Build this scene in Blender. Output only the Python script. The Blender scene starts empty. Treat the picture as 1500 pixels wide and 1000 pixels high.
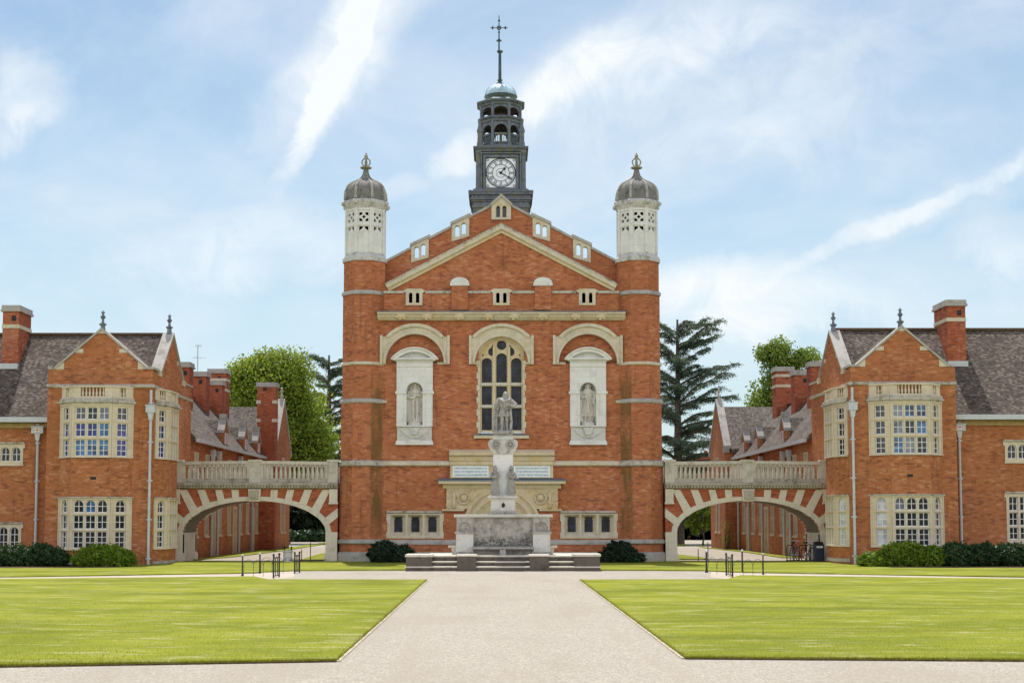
import bpy, bmesh, math, random
import numpy as np
from mathutils import Vector, Matrix
from mathutils.geometry import tessellate_polygon
random.seed(7); rng = np.random.default_rng(11)
SC = bpy.context.scene
COL = SC.collection
PI = math.pi
R = math.radians

# ---------------------------------------------------------------- camera model (metres; facade plane is Y = 0)
F = 2000.0; K = F/1350.0                  # K stretches depths measured for a shorter lens
CX, CAMX, CAMY, CAMZ = 729.0, -0.18, -F/30.0, 2.13
TH = math.atan(F/28000.0); CY = 758-F*math.tan(TH); CT, ST = math.cos(TH), math.sin(TH)
def W(px, py, Y):
    x = (px-CX)/F; y = (CY-py)/F
    t = (Y-CAMY)/(CT-y*ST)
    return CAMX+t*x, CAMZ+t*(ST+y*CT)
def Z(py, Y=0.0): return W(CX, py, Y)[1]
def X(px, Y=0.0, py=700): return W(px, py, Y)[0]
def G(px, py, z=0.0):
    x = (px-CX)/F; y = (CY-py)/F
    t = (z-CAMZ)/(ST+y*CT)
    return CAMX+t*x, CAMY+t*(CT-y*ST)
def S(d, Y=0.0): return d*(Y-CAMY)/F

# ---------------------------------------------------------------- object helpers
def tag(o, label=None, cat=None, group=None, kind=None):
    if label: o['label'] = label
    if cat: o['category'] = cat
    if group: o['group'] = group
    if kind: o['kind'] = kind
    return o
def thing(name, label, cat, loc=(0,0,0), group=None):
    o = bpy.data.objects.new(name, None); COL.objects.link(o); o.location = loc
    o.empty_display_size = 0.2
    return tag(o, label, cat, group)
def wloc(o):
    v = Vector((0,0,0))
    while o is not None:
        v += o.location; o = o.parent
    return v
class M:
    """collects geometry in world coordinates; build() links it as ONE mesh object"""
    def __init__(s): s.bm = bmesh.new(); s.mi = 0
    def face(s, vs):
        try:
            f = s.bm.faces.new(vs); f.material_index = s.mi; return f
        except ValueError: return None
    def ext(s, loops, a, b, fr=None, mi=None):
        """polygon loops (first outer, others holes) in the frame's u,v extruded along n from a to b"""
        if mi is not None: s.mi = mi
        O, U, V, Nn = fr or FRONT
        if loops and not hasattr(loops[0][0], '__len__'): loops = [loops]
        pts = [p for l in loops for p in l]
        vv = []
        for d in (a, b):
            vv.append([s.bm.verts.new(O+U*p[0]+V*p[1]+Nn*d) for p in pts])
        if len(loops) == 1 and convex(loops[0]):
            s.face(vv[0]); s.face(list(reversed(vv[1])))
        else:
            tri = tessellate_polygon([[Vector((p[0], p[1], 0)) for p in l] for l in loops])
            for t in tri:
                s.face([vv[0][i] for i in t]); s.face([vv[1][i] for i in reversed(t)])
        k = 0
        for l in loops:
            n = len(l)
            for i in range(n):
                j = (i+1) % n
                s.face([vv[0][k+i], vv[0][k+j], vv[1][k+j], vv[1][k+i]])
            k += n
        return s
    def box(s, x0, x1, y0, y1, z0, z1, mi=None):
        return s.ext([(x0,z0),(x1,z0),(x1,z1),(x0,z1)], -y1, -y0, FRONT, mi)
    def fbox(s, u0, u1, v0, v1, a, b, fr, mi=None):
        return s.ext([(u0,v0),(u1,v0),(u1,v1),(u0,v1)], a, b, fr, mi)
    def ring(s, inner, outer, a, b, fr=None, mi=None, closed=False):
        if mi is not None: s.mi = mi
        O, U, V, Nn = fr or FRONT
        def mk(pl, d): return [s.bm.verts.new(O+U*p[0]+V*p[1]+Nn*d) for p in pl]
        ia, oa, ib, ob = mk(inner,a), mk(outer,a), mk(inner,b), mk(outer,b)
        n = len(inner); rg = range(n if closed else n-1)
        for i in rg:
            j = (i+1) % n
            s.face([ia[i],ia[j],oa[j],oa[i]]); s.face([ib[i],ob[i],ob[j],ib[j]])
            s.face([ia[i],ib[i],ib[j],ia[j]]); s.face([oa[i],oa[j],ob[j],ob[i]])
        if not closed:
            s.face([ia[0],oa[0],ob[0],ib[0]]); s.face([ia[-1],ib[-1],ob[-1],oa[-1]])
        return s
    def lathe(s, prof, cx, cy, n=16, rot=0.0, mi=None, sx=1.0, sy=1.0, cap=True):
        if mi is not None: s.mi = mi
        rows = []
        for r, z in prof:
            rows.append([s.bm.verts.new((cx+sx*r*math.cos(rot+2*PI*k/n), cy+sy*r*math.sin(rot+2*PI*k/n), z)) for k in range(n)])
        for a, b in zip(rows, rows[1:]):
            for k in range(n):
                j = (k+1) % n
                s.face([a[k],a[j],b[j],b[k]])
        if cap:
            s.face(list(reversed(rows[0]))); s.face(rows[-1])
        return s
    def tube(s, pts, rad, n=8, mi=None, cap=True):
        if mi is not None: s.mi = mi
        pts = [Vector(p) for p in pts]
        if not hasattr(rad, '__len__'): rad = [rad]*len(pts)
        rows = []
        up = Vector((0.31,0.17,0.93))
        for i, p in enumerate(pts):
            d = (pts[min(i+1,len(pts)-1)]-pts[max(i-1,0)])
            if d.length < 1e-9: d = Vector((0,0,1))
            d.normalize()
            a = d.cross(up)
            if a.length < 1e-3: a = d.cross(Vector((1,0,0)))
            a.normalize(); b = d.cross(a)
            rows.append([s.bm.verts.new(p+(a*math.cos(2*PI*k/n)+b*math.sin(2*PI*k/n))*rad[i]) for k in range(n)])
        for a, b in zip(rows, rows[1:]):
            for k in range(n):
                j = (k+1) % n
                s.face([a[k],a[j],b[j],b[k]])
        if cap:
            s.face(list(reversed(rows[0]))); s.face(rows[-1])
        return s
    def torus(s, c, R0, r, ax='y', n=20, m=8, mi=None):
        if mi is not None: s.mi = mi
        rows = []
        for i in range(n):
            t = 2*PI*i/n; row = []
            for k in range(m):
                q = 2*PI*k/m; rr = R0+r*math.cos(q); h = r*math.sin(q)
                a, b = rr*math.cos(t), rr*math.sin(t)
                p = (a,h,b) if ax == 'y' else ((h,a,b) if ax == 'x' else (a,b,h))
                row.append(s.bm.verts.new((c[0]+p[0], c[1]+p[1], c[2]+p[2])))
            rows.append(row)
        for i in range(n):
            a, b = rows[i], rows[(i+1) % n]
            for k in range(m):
                j = (k+1) % m
                s.face([a[k],a[j],b[j],b[k]])
        return s
    def ball(s, c, r, n=12, m=8, mi=None, sc=(1,1,1)):
        if mi is not None: s.mi = mi
        top = s.bm.verts.new((c[0], c[1], c[2]+r*sc[2])); bot = s.bm.verts.new((c[0], c[1], c[2]-r*sc[2]))
        rows = []
        for i in range(1, m):
            t = PI*i/m
            rows.append([s.bm.verts.new((c[0]+sc[0]*r*math.sin(t)*math.cos(2*PI*k/n), c[1]+sc[1]*r*math.sin(t)*math.sin(2*PI*k/n), c[2]+sc[2]*r*math.cos(t))) for k in range(n)])
        for k in range(n):
            j = (k+1) % n
            s.face([top, rows[0][k], rows[0][j]]); s.face([bot, rows[-1][j], rows[-1][k]])
            for a, b in zip(rows, rows[1:]): s.face([a[k], b[k], b[j], a[j]])
        return s
    def quad(s, a, b, c, d, mi=None):
        if mi is not None: s.mi = mi
        s.face([s.bm.verts.new(p) for p in (a,b,c,d)]); return s
    def build_split(s, name, mats, parent=None, **kw):
        """far-apart pieces become objects of their own"""
        bm = s.bm; seen = set(); isl = []
        for v in bm.verts:
            if v in seen: continue
            st = [v]; seen.add(v); vs = []
            while st:
                q = st.pop(); vs.append(q)
                for e in q.link_edges:
                    o = e.other_vert(q)
                    if o not in seen: seen.add(o); st.append(o)
            lo = [min(q.co[i] for q in vs) for i in range(3)]; hi = [max(q.co[i] for q in vs) for i in range(3)]
            isl.append([vs, lo, hi])
        par = list(range(len(isl)))
        def root(i):
            while par[i] != i: i = par[i]
            return i
        for i in range(len(isl)):
            for j in range(i):
                if all(isl[i][1][k] <= isl[j][2][k]+.03 and isl[j][1][k] <= isl[i][2][k]+.03 for k in range(3)): par[root(i)] = root(j)
        groups = {}
        for i in range(len(isl)): groups.setdefault(root(i), []).extend(isl[i][0])
        out = []
        for vs in groups.values():
            m = M(); mp = {v: m.bm.verts.new(v.co) for v in vs}
            fs = {f_ for v in vs for f_ in v.link_faces}
            for f_ in sorted(fs, key=lambda q: q.index):
                m.mi = f_.material_index; m.face([mp[v] for v in f_.verts])
            out.append(m.build(name, mats, parent, **kw))
        s.bm.free(); return out[0]
    def build(s, name, mats, parent=None, label=None, smooth=False, bevel=0.0, recalc=True):
        if not hasattr(mats, '__len__'): mats = [mats]
        if recalc: bmesh.ops.recalc_face_normals(s.bm, faces=s.bm.faces)
        off = wloc(parent) if parent else Vector((0,0,0))
        if off.length > 0: bmesh.ops.translate(s.bm, verts=s.bm.verts, vec=-off)
        me = bpy.data.meshes.new(name); s.bm.to_mesh(me); s.bm.free()
        for m in mats: me.materials.append(m)
        if smooth:
            for p in me.polygons: p.use_smooth = True
            if smooth != 'all': me.set_sharp_from_angle(angle=R(40))
        o = bpy.data.objects.new(name, me); COL.objects.link(o)
        if parent: o.parent = parent
        if label: o['label'] = label
        if bevel:
            b = o.modifiers.new('edge', 'BEVEL'); b.width = bevel; b.segments = 1; b.limit_method = 'ANGLE'; b.angle_limit = R(50)
        return o
def convex(l):
    s0 = 0; n = len(l)
    for i in range(n):
        a, b, c = l[i], l[(i+1)%n], l[(i+2)%n]
        k = (b[0]-a[0])*(c[1]-b[1])-(b[1]-a[1])*(c[0]-b[0])
        if abs(k) < 1e-12: continue
        if s0 == 0: s0 = k
        elif s0*k < 0: return False
    return True
def V3(*a): return Vector(a)
FRONT = (V3(0,0,0), V3(1,0,0), V3(0,0,1), V3(0,-1,0))          # u = X, v = Z, n = towards the viewer
PLAN = (V3(0,0,0), V3(1,0,0), V3(0,1,0), V3(0,0,1))            # u = X, v = Y, n = up
def frame2(p, q, out=1):
    """vertical facet between plan points p and q; u runs p->q, n points outwards (out = +-1 picks the side)"""
    p = V3(p[0],p[1],0); q = V3(q[0],q[1],0); U = (q-p); L = U.length; U.normalize()
    n = U.cross(V3(0,0,1))*out
    return (p, U, V3(0,0,1), n), L
def arc(cx, cz, r, a0, a1, n, rz=None):
    rz = rz or r
    return [(cx+r*math.cos(R(a0+(a1-a0)*i/n)), cz+rz*math.sin(R(a0+(a1-a0)*i/n))) for i in range(n+1)]
def rect(u0, u1, v0, v1): return [(u0,v0),(u1,v0),(u1,v1),(u0,v1)]
def archloop(u0, u1, v0, vs, n=10, rise=None):
    """opening with straight jambs to vs and a round (or flatter) head"""
    c = (u0+u1)/2; r = (u1-u0)/2
    return [(u0,v0),(u1,v0)] + arc(c, vs, r, 0, 180, n, rise or r)
def copytree(o, parent=None, loc=None):
    c = o.copy(); COL.objects.link(c); c.parent = parent
    if loc is not None: c.location = loc
    for ch in list(o.children): copytree(ch, c)
    return c
def card_mesh(name, P, mat, parent=None, label=None):
    """P: (n,k,3) polygons in world space -> one mesh"""
    n, k = P.shape[0], P.shape[1]
    off = wloc(parent) if parent else Vector((0,0,0))
    me = bpy.data.meshes.new(name)
    me.vertices.add(n*k); me.vertices.foreach_set('co', (P.reshape(-1,3)-np.array(off)).astype(np.float32).ravel())
    me.loops.add(n*k); me.loops.foreach_set('vertex_index', np.arange(n*k, dtype=np.int32))
    me.polygons.add(n); me.polygons.foreach_set('loop_start', np.arange(0, n*k, k, dtype=np.int32)); 
    me.update(calc_edges=True); me.validate()
    me.materials.append(mat)
    o = bpy.data.objects.new(name, me); COL.objects.link(o)
    if parent: o.parent = parent
    if label: o['label'] = label
    return o

# ---------------------------------------------------------------- materials
class NT:
    def __init__(s, name):
        s.m = bpy.data.materials.new(name); s.m.use_nodes = True; s.t = s.m.node_tree; s.t.nodes.clear()
        s.out = s.t.nodes.new('ShaderNodeOutputMaterial')
    def n(s, typ, ins=None, **kw):
        nd = s.t.nodes.new(typ)
        for k, v in kw.items(): setattr(nd, k, v)
        for k, v in (ins or {}).items():
            sk = nd.inputs[k]
            if isinstance(v, bpy.types.NodeSocket): s.t.links.new(v, sk)
            elif isinstance(v, tuple) and len(v) == 3 and sk.type == 'RGBA': sk.default_value = (*v, 1)
            else: sk.default_value = v
        return nd
    def math(s, op, a, b=0.0, c=None, clamp=False):
        ins = {0: a, 1: b}
        if c is not None: ins[2] = c
        nd = s.n('ShaderNodeMath', ins, operation=op); nd.use_clamp = clamp
        return nd.outputs[0]
    def ramp(s, f, a, b, interp='SMOOTHSTEP'):
        nd = s.n('ShaderNodeMapRange', {'Value': f, 'From Min': a, 'From Max': b}, interpolation_type=interp)
        return nd.outputs[0]
    def mix(s, f, a, b, mode='MIX'):
        nd = s.n('ShaderNodeMix', None, data_type='RGBA', blend_type=mode)
        for k, v in ((0,f),(6,a),(7,b)):
            if isinstance(v, bpy.types.NodeSocket): s.t.links.new(v, nd.inputs[k])
            elif isinstance(v, tuple): nd.inputs[k].default_value = (*v[:3],1)
            else: nd.inputs[k].default_value = v
        return nd.outputs[2]
    def pos(s): return s.n('ShaderNodeNewGeometry').outputs['Position']
    def sep(s, v):
        nd = s.n('ShaderNodeSeparateXYZ', {0: v}); return nd.outputs
    def comb(s, x, y, z): return s.n('ShaderNodeCombineXYZ', {0:x,1:y,2:z}).outputs[0]
    def scale(s, v, sc):
        return s.n('ShaderNodeVectorMath', {0:v, 1:sc}, operation='MULTIPLY').outputs[0]
    def noise(s, v, sc=1.0, det=4.0, rough=0.6, dist=0.0):
        return s.n('ShaderNodeTexNoise', {'Vector':v,'Scale':sc,'Detail':det,'Roughness':rough,'Distortion':dist}).outputs['Fac']
    def wallcoord(s):
        g = s.n('ShaderNodeNewGeometry')
        p = s.sep(g.outputs['Position']); n = s.sep(g.outputs['True Normal'])
        u = s.math('SUBTRACT', s.math('MULTIPLY', p[1], n[0]), s.math('MULTIPLY', p[0], n[1]))
        return u, p[2], p
    def finish(s, col, rough=0.8, spec=0.3, bump=None, bstr=0.3, bdist=0.01, metal=0.0):
        ins = {'Base Color': col, 'Roughness': rough, 'Specular IOR Level': spec, 'Metallic': metal}
        if bump is not None:
            ins['Normal'] = s.n('ShaderNodeBump', {'Height':bump,'Strength':bstr,'Distance':bdist}).outputs[0]
        b = s.n('ShaderNodeBsdfPrincipled', ins)
        s.t.links.new(b.outputs[0], s.out.inputs[0]); return s.m

def mat_brick(name, c1, c2, dark, pale, moss=False, amt=1.0):
    t = NT(name); u, v, p = t.wallcoord()
    uv = t.comb(u, v, 0.0)
    br = t.n('ShaderNodeTexBrick', {'Vector':uv,'Color1':c1,'Color2':c2,'Mortar':tuple(x*.62+.07 for x in c1),'Scale':1.0,
        'Mortar Size':.006,'Mortar Smooth':.3,'Bias':-.1,'Brick Width':.225,'Row Height':.075})
    br.offset = .5
    col = br.outputs['Color']
    # single over-burnt or pale bricks, in a bond that shifts every course
    row = t.math('FLOOR', t.math('DIVIDE', v, .075))
    cell = t.comb(t.math('FLOOR', t.math('ADD', t.math('DIVIDE', u, .225), t.math('MULTIPLY', row, .5))), row, 0.0)
    wn = t.n('ShaderNodeTexWhiteNoise', {'Vector':cell}, noise_dimensions='3D').outputs['Value']
    patch = t.noise(t.comb(t.math('MULTIPLY',u,.9), t.math('MULTIPLY',v,1.6), 1.0), 1.0, 5, .65)
    k1 = t.math('ADD', wn, t.math('MULTIPLY', t.math('SUBTRACT', patch, .5), 1.3))
    col = t.mix(t.math('MULTIPLY', t.ramp(k1, .68, 1.1), .62*amt), col, dark)
    col = t.mix(t.math('MULTIPLY', t.ramp(k1, .22, -.05), .6*amt), col, pale)
    st = t.noise(t.comb(t.math('MULTIPLY',u,3.2), t.math('MULTIPLY',v,6.0), 0.0), 1.0, 6, .75)
    col = t.mix(t.math('MULTIPLY', t.ramp(st, .52, .70), .5*amt), col, dark)
    col = t.mix(t.math('MULTIPLY', t.ramp(st, .45, .3), .4*amt), col, pale)
    run = t.noise(t.comb(t.math('MULTIPLY',u,3.6), t.math('MULTIPLY',v,.30), 2.0), 1.0, 5, .62)
    col = t.mix(t.math('MULTIPLY', t.ramp(run, .55, .72), .42*amt), col, tuple(x*.75+.01 for x in dark))
    col = t.mix(t.math('MULTIPLY', t.ramp(run, .42, .28), .18*amt), col, pale)
    big = t.noise(t.comb(t.math('MULTIPLY',u,.32), t.math('MULTIPLY',v,.22), t.math('MULTIPLY',p[0],.05)), 1.0, 5, .6)
    col = t.mix(t.math('MULTIPLY', t.ramp(big, .47, .68), .5*amt), col, tuple(x*.7 for x in c1))
    col = t.mix(t.math('MULTIPLY', t.ramp(big, .45, .3), .35*amt), col, pale)
    if moss:
        ax = t.math('ABSOLUTE', p[0])
        band = t.math('MULTIPLY', t.ramp(ax, 6.42, 6.28), t.ramp(ax, 5.72, 5.92))
        ns = t.noise(t.comb(t.math('MULTIPLY',u,2.2), t.math('MULTIPLY',v,.5), p[0]), 1.0, 5, .6)
        hgt = t.math('MULTIPLY', t.ramp(v, 9.6, 8.0), t.ramp(v, .5, 2.2))
        k = t.math('MULTIPLY', t.math('MULTIPLY', band, hgt), t.ramp(ns, .3, .6))
        col = t.mix(t.math('MULTIPLY', k, .8), col, (.14,.095,.03))
        # grey lichen streaks
        gs = t.noise(t.comb(t.math('MULTIPLY',u,3.0), t.math('MULTIPLY',v,1.1), 3.0), 1.0, 6, .7)
        col = t.mix(t.math('MULTIPLY', t.math('MULTIPLY', t.ramp(gs,.58,.74), t.ramp(ax,5.6,6.6)), .55), col, (.2,.16,.14))
    bump = t.math('ADD', t.math('MULTIPLY', br.outputs['Fac'], -.6), t.noise(t.comb(t.math('MULTIPLY',u,14.0), t.math('MULTIPLY',v,22.0), 0.0), 1.0, 3))
    return t.finish(col, .88, .15, bump, .35, .012)

def mat_stone(name, c, dirt, amt=.5, sc=1.0, yellow=None, blocks=True, grime=None):
    t = NT(name); P = t.pos(); u, v, p = t.wallcoord()
    a = t.noise(P, 1.3*sc, 6, .65); b = t.noise(P, 9*sc, 5, .7)
    col = t.mix(t.math('MULTIPLY', t.ramp(a, .48, .72), amt), c, dirt)
    col = t.mix(t.math('MULTIPLY', t.ramp(b, .52, .75), amt*.8), col, tuple(x*.75 for x in dirt))
    if yellow: col = t.mix(t.math('MULTIPLY', t.ramp(t.noise(P, 2.1*sc, 4, .6, .5), .5, .66), .5), col, yellow)
    streak = t.noise(t.comb(t.math('MULTIPLY',u,6.0), t.math('MULTIPLY',v,.7), p[1]), 1.0, 4, .6)
    col = t.mix(t.math('MULTIPLY', t.ramp(streak,.55,.75), amt*.7), col, tuple(x*.8 for x in dirt))
    if grime: col = t.mix(t.math('MULTIPLY', t.ramp(t.noise(P, 3.2*sc, 7, .75, .3), .53, .68), .8), col, grime)
    bump = t.noise(P, 26, 5, .7)
    if blocks:
        br = t.n('ShaderNodeTexBrick', {'Vector':t.comb(u,v,0.0),'Color1':(1,1,1),'Color2':(.9,.9,.88),'Mortar':(.6,.58,.54),'Scale':1.0,'Mortar Size':.006,'Brick Width':.62,'Row Height':.31})
        col = t.mix(.55, col, br.outputs['Color'], 'MULTIPLY')
    return t.finish(col, .85, .2, bump, .3, .015)

def mat_roof(name, c, lich, dark):
    t = NT(name); g = t.n('ShaderNodeNewGeometry'); P = g.outputs['Position']; p = t.sep(P); n = t.sep(g.outputs['True Normal'])
    hl = t.math('SQRT', t.math('ADD', t.math('MULTIPLY',n[0],n[0]), t.math('ADD', t.math('MULTIPLY',n[1],n[1]), 1e-6)))
    u = t.math('DIVIDE', t.math('SUBTRACT', t.math('MULTIPLY',p[1],n[0]), t.math('MULTIPLY',p[0],n[1])), hl)
    v = t.math('DIVIDE', p[2], hl)
    br = t.n('ShaderNodeTexBrick', {'Vector':t.comb(u,v,0.0),'Color1':c,'Color2':tuple(x*.72 for x in c),'Mortar':tuple(x*.35 for x in c),'Scale':1.0,'Mortar Size':.006,'Bias':0.0,'Brick Width':.13,'Row Height':.09})
    cell = t.comb(t.math('FLOOR', t.math('DIVIDE',u,.13)), t.math('FLOOR', t.math('DIVIDE',v,.09)), 0.0)
    wn = t.n('ShaderNodeTexWhiteNoise', {'Vector':cell}, noise_dimensions='3D').outputs['Value']
    col = br.outputs['Color']
    blot = t.noise(P, .8, 5, .6)
    k = t.math('ADD', wn, t.math('MULTIPLY', t.math('SUBTRACT', blot, .5), 1.1))
    col = t.mix(t.math('MULTIPLY', t.ramp(k, .62, .95), .75), col, lich)
    col = t.mix(t.math('MULTIPLY', t.ramp(k, .24, .05), .85), col, dark)
    col = t.mix(t.math('MULTIPLY', t.ramp(t.noise(P, 7, 5, .7), .55, .75), .5), col, lich)
    fr = t.math('FRACT', t.math('DIVIDE', v, .09))
    bump = t.math('ADD', t.math('MULTIPLY', fr, -.8), t.math('ADD', t.math('MULTIPLY', wn, .9), t.noise(P, 20, 4, .7)))
    return t.finish(col, .9, .15, bump, .55, .02)

def mat_plain(name, c, rough=.5, spec=.4, var=.15, sc=6.0, metal=0.0, stain=None, bump=.15):
    t = NT(name); P = t.pos()
    k = t.noise(P, sc, 5, .65)
    col = t.mix(t.ramp(k, .35, .7), tuple(x*(1+var) for x in c), tuple(x*(1-var) for x in c))
    if stain: col = t.mix(t.math('MULTIPLY', t.ramp(t.noise(P, 2.3, 6, .7, .4), .5, .68), .75), col, stain)
    return t.finish(col, rough, spec, t.noise(P, sc*5, 3), bump, .004, metal)

def mat_leaf(name, c, c2, trans=.35, rough=.55):
    t = NT(name)
    g = t.n('ShaderNodeNewGeometry'); rnd = g.outputs['Random Per Island']; P = g.outputs['Position']
    col = t.mix(rnd, c, c2)
    col = t.mix(t.math('MULTIPLY', t.ramp(t.noise(P, .55, 4), .42, .66), .5), col, tuple(x*.6 for x in c))
    d = t.n('ShaderNodeBsdfPrincipled', {'Base Color':col,'Roughness':rough,'Specular IOR Level':.25})
    tr = t.n('ShaderNodeBsdfTranslucent', {'Color': t.mix(.5, col, (c2[0]*1.2, c2[1]*1.1, c2[2]*.5))})
    mx = t.n('ShaderNodeMixShader', {0: trans, 1: d.outputs[0], 2: tr.outputs[0]})
    t.t.links.new(mx.outputs[0], t.out.inputs[0]); return t.m

def mat_glass(name, c, rough=.06, lead=0.0, var=.5):
    t = NT(name); P = t.pos(); u, v, p = t.wallcoord()
    k = t.noise(P, 2.6, 3, .5)
    col = t.mix(t.ramp(k, .35, .65), tuple(x*(1-var) for x in c), tuple(x*(1+var) for x in c))
    if lead:
        br = t.n('ShaderNodeTexBrick', {'Vector':t.comb(u,v,0.0),'Color1':(1,1,1),'Color2':(.75,.8,.95),'Mortar':(.12,.12,.13),'Scale':1.0,'Mortar Size':.011,'Brick Width':lead,'Row Height':lead*1.25})
        br.offset = 0.0
        col = t.mix(1.0, col, br.outputs['Color'], 'MULTIPLY')
    return t.finish(col, rough, .28 if lead else .5, t.noise(P, 4.0, 2), .06, .02)
BRICK = mat_brick('orange_brick', (.475,.168,.070), (.385,.122,.054), (.14,.055,.04), (.58,.29,.16), moss=True, amt=1.0)
BRICKR = mat_brick('red_arch_brick', (.42,.115,.05), (.34,.085,.04), (.14,.045,.035), (.5,.2,.11), amt=.9)
BRICK2 = mat_brick('school_brick', (.465,.175,.067), (.385,.128,.052), (.15,.058,.036), (.58,.31,.17), amt=1.0)
BRICK3 = mat_brick('chimney_brick', (.42,.115,.05), (.32,.085,.04), (.12,.045,.035), (.5,.24,.16), amt=1.1)
CREAM = mat_stone('cream_stone', (.635,.575,.455), (.37,.33,.25), .5, 1.2, yellow=(.58,.44,.2))
BUFF = mat_stone('buff_stone', (.62,.53,.36), (.36,.30,.19), .5, 1.0, yellow=(.58,.42,.16), blocks=False)
BAYSTONE = mat_stone('bay_stone', (.66,.575,.44), (.42,.37,.27), .45, 1.0)
DOMEST = mat_stone('sooty_dome_stone', (.215,.21,.2), (.08,.078,.075), .9, 2.0, blocks=False, grime=(.05,.045,.04))
DOMERIB = mat_stone('washed_rib_stone', (.40,.385,.35), (.2,.19,.17), .7, 2.0, blocks=False)
FINIALST = mat_stone('mossy_finial_stone', (.36,.34,.27), (.15,.14,.09), .8, 3.0, yellow=(.26,.22,.05), blocks=False)
WHITE = mat_stone('white_stone', (.74,.74,.72), (.42,.42,.40), .4, 1.1)
GREY = mat_stone('weathered_stone', (.44,.40,.33), (.16,.14,.11), .8, 1.6, grime=(.07,.06,.05))
VOUSS = mat_stone('pale_voussoir_stone', (.66,.60,.50), (.42,.38,.31), .45, 1.6)
SOFFIT = mat_stone('shade_painted_soffit_stone', (.17,.14,.11), (.09,.075,.06), .7, 1.5)  # shade under the bridge arches painted into the stone colour
CAPST = mat_stone('grimy_cap_stone', (.56,.55,.53), (.22,.215,.205), .85, 2.4, blocks=False, grime=(.12,.115,.105))
SHAFTST = mat_stone('washed_pale_stone', (.72,.72,.71), (.42,.41,.40), .45, 1.3, blocks=False)
BOYST = mat_stone('dark_figure_stone', (.33,.315,.29), (.10,.095,.085), .9, 3.2, blocks=False)
PALEGREY = mat_stone('pale_grey_stone', (.58,.57,.54), (.32,.30,.28), .6, 1.3, blocks=False)
BRIDGE = mat_stone('bridge_stone', (.57,.525,.45), (.3,.27,.22), .6, 1.4)
COPING = mat_stone('coping_stone', (.42,.4,.37), (.2,.19,.17), .7, 1.5, blocks=False)
LICHEN = mat_stone('lichened_stone', (.5,.47,.42), (.12,.10,.09), .9, 2.2, yellow=(.3,.27,.07), blocks=False)
FOUNT = mat_stone('fountain_stone', (.40,.375,.345), (.17,.16,.15), .9, 1.9, blocks=False, grime=(.07,.065,.06))
STATUE = mat_stone('statue_stone', (.42,.405,.38), (.12,.115,.105), .95, 3.2, blocks=False, grime=(.07,.065,.06))
NICHE_ST = mat_stone('figure_stone', (.62,.59,.53), (.36,.335,.3), .7, 4.0, blocks=False)
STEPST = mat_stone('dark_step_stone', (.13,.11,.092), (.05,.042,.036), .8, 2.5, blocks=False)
STEPTOP = mat_stone('sunlit_tread_stone', (.6,.56,.48), (.32,.28,.22), .5, 2.5, blocks=False)  # sunlight on the step tops painted as a paler stone
LEAD = mat_plain('lead_sheet', (.13,.155,.19), .5, .45, .25, 4.0, stain=(.08,.08,.08))
LEADMOSS = mat_plain('mossy_lead', (.13,.15,.18), .6, .35, .25, 4.0, stain=(.19,.18,.04))
DOMELEAD = mat_plain('pale_lead_dome', (.42,.56,.66), .38, .5, .2, 3.0)
DARKIRON = mat_plain('black_iron', (.012,.013,.015), .45, .4)
VERDIGRIS = mat_plain('weathered_copper', (.06,.085,.09), .6, .3, stain=(.06,.16,.15))
BELLM = mat_plain('bell_bronze', (.10,.075,.065), .5, .4)
TIMBER = mat_plain('dark_belfry_timber', (.12,.10,.10), .8, .2)
DIAL = mat_plain('clock_dial', (.80,.86,.92), .35, .4, .03)
BLACK = mat_plain('black_paint_and_shade', (.015,.016,.02), .5, .3)
PIPE = mat_plain('grey_painted_pipe', (.50,.53,.56), .45, .4, .08)
REDP = mat_plain('red_paint', (.55,.03,.04), .5, .3)
FRAMEW = mat_plain('white_painted_frame', (.80,.81,.82), .45, .4, .05)
OAK = mat_plain('painted_oak_frame', (.42,.30,.15), .7, .2)
G_DARK = mat_glass('dark_glass', (.018,.02,.026))
G_BLUE = mat_glass('blue_painted_sky_glass', (.012,.022,.17), .05)  # blue sky reflection painted into the pane colour
G_TEAL = mat_glass('teal_painted_sky_glass', (.04,.12,.27), .05, var=.7)  # paler reflected sky, also painted as base colour
G_PALE = mat_glass('curtained_glass', (.50,.53,.60), .12, var=.25)
G_GREY = mat_glass('hazy_glass', (.16,.17,.22), .08)
G_LEAD = mat_glass('leaded_glass', (.022,.024,.042), .22, lead=.16, var=.75)
ROOF = mat_roof('stone_tile_roof', (.125,.098,.085), (.215,.178,.155), (.05,.04,.037))
ROOF2 = mat_roof('wing_tile_roof', (.15,.125,.108), (.225,.195,.175), (.055,.045,.042))
PLAQUE = mat_plain('white_marble_plaque', (.74,.80,.81), .35, .4, .05)
INK = mat_plain('blue_grey_lettering', (.13,.22,.30), .6, .3)
SLATEB = mat_plain('blue_lead_flashing', (.12,.17,.23), .5, .4)
BINM = mat_plain('navy_painted_bin', (.012,.017,.04), .4, .45)
LABELM = mat_plain('pale_label', (.6,.62,.66), .5, .3)
SOIL_SHADE = mat_plain('dry_soil_and_shade', (.09,.06,.04), .95, .1, .4, 12)

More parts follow.
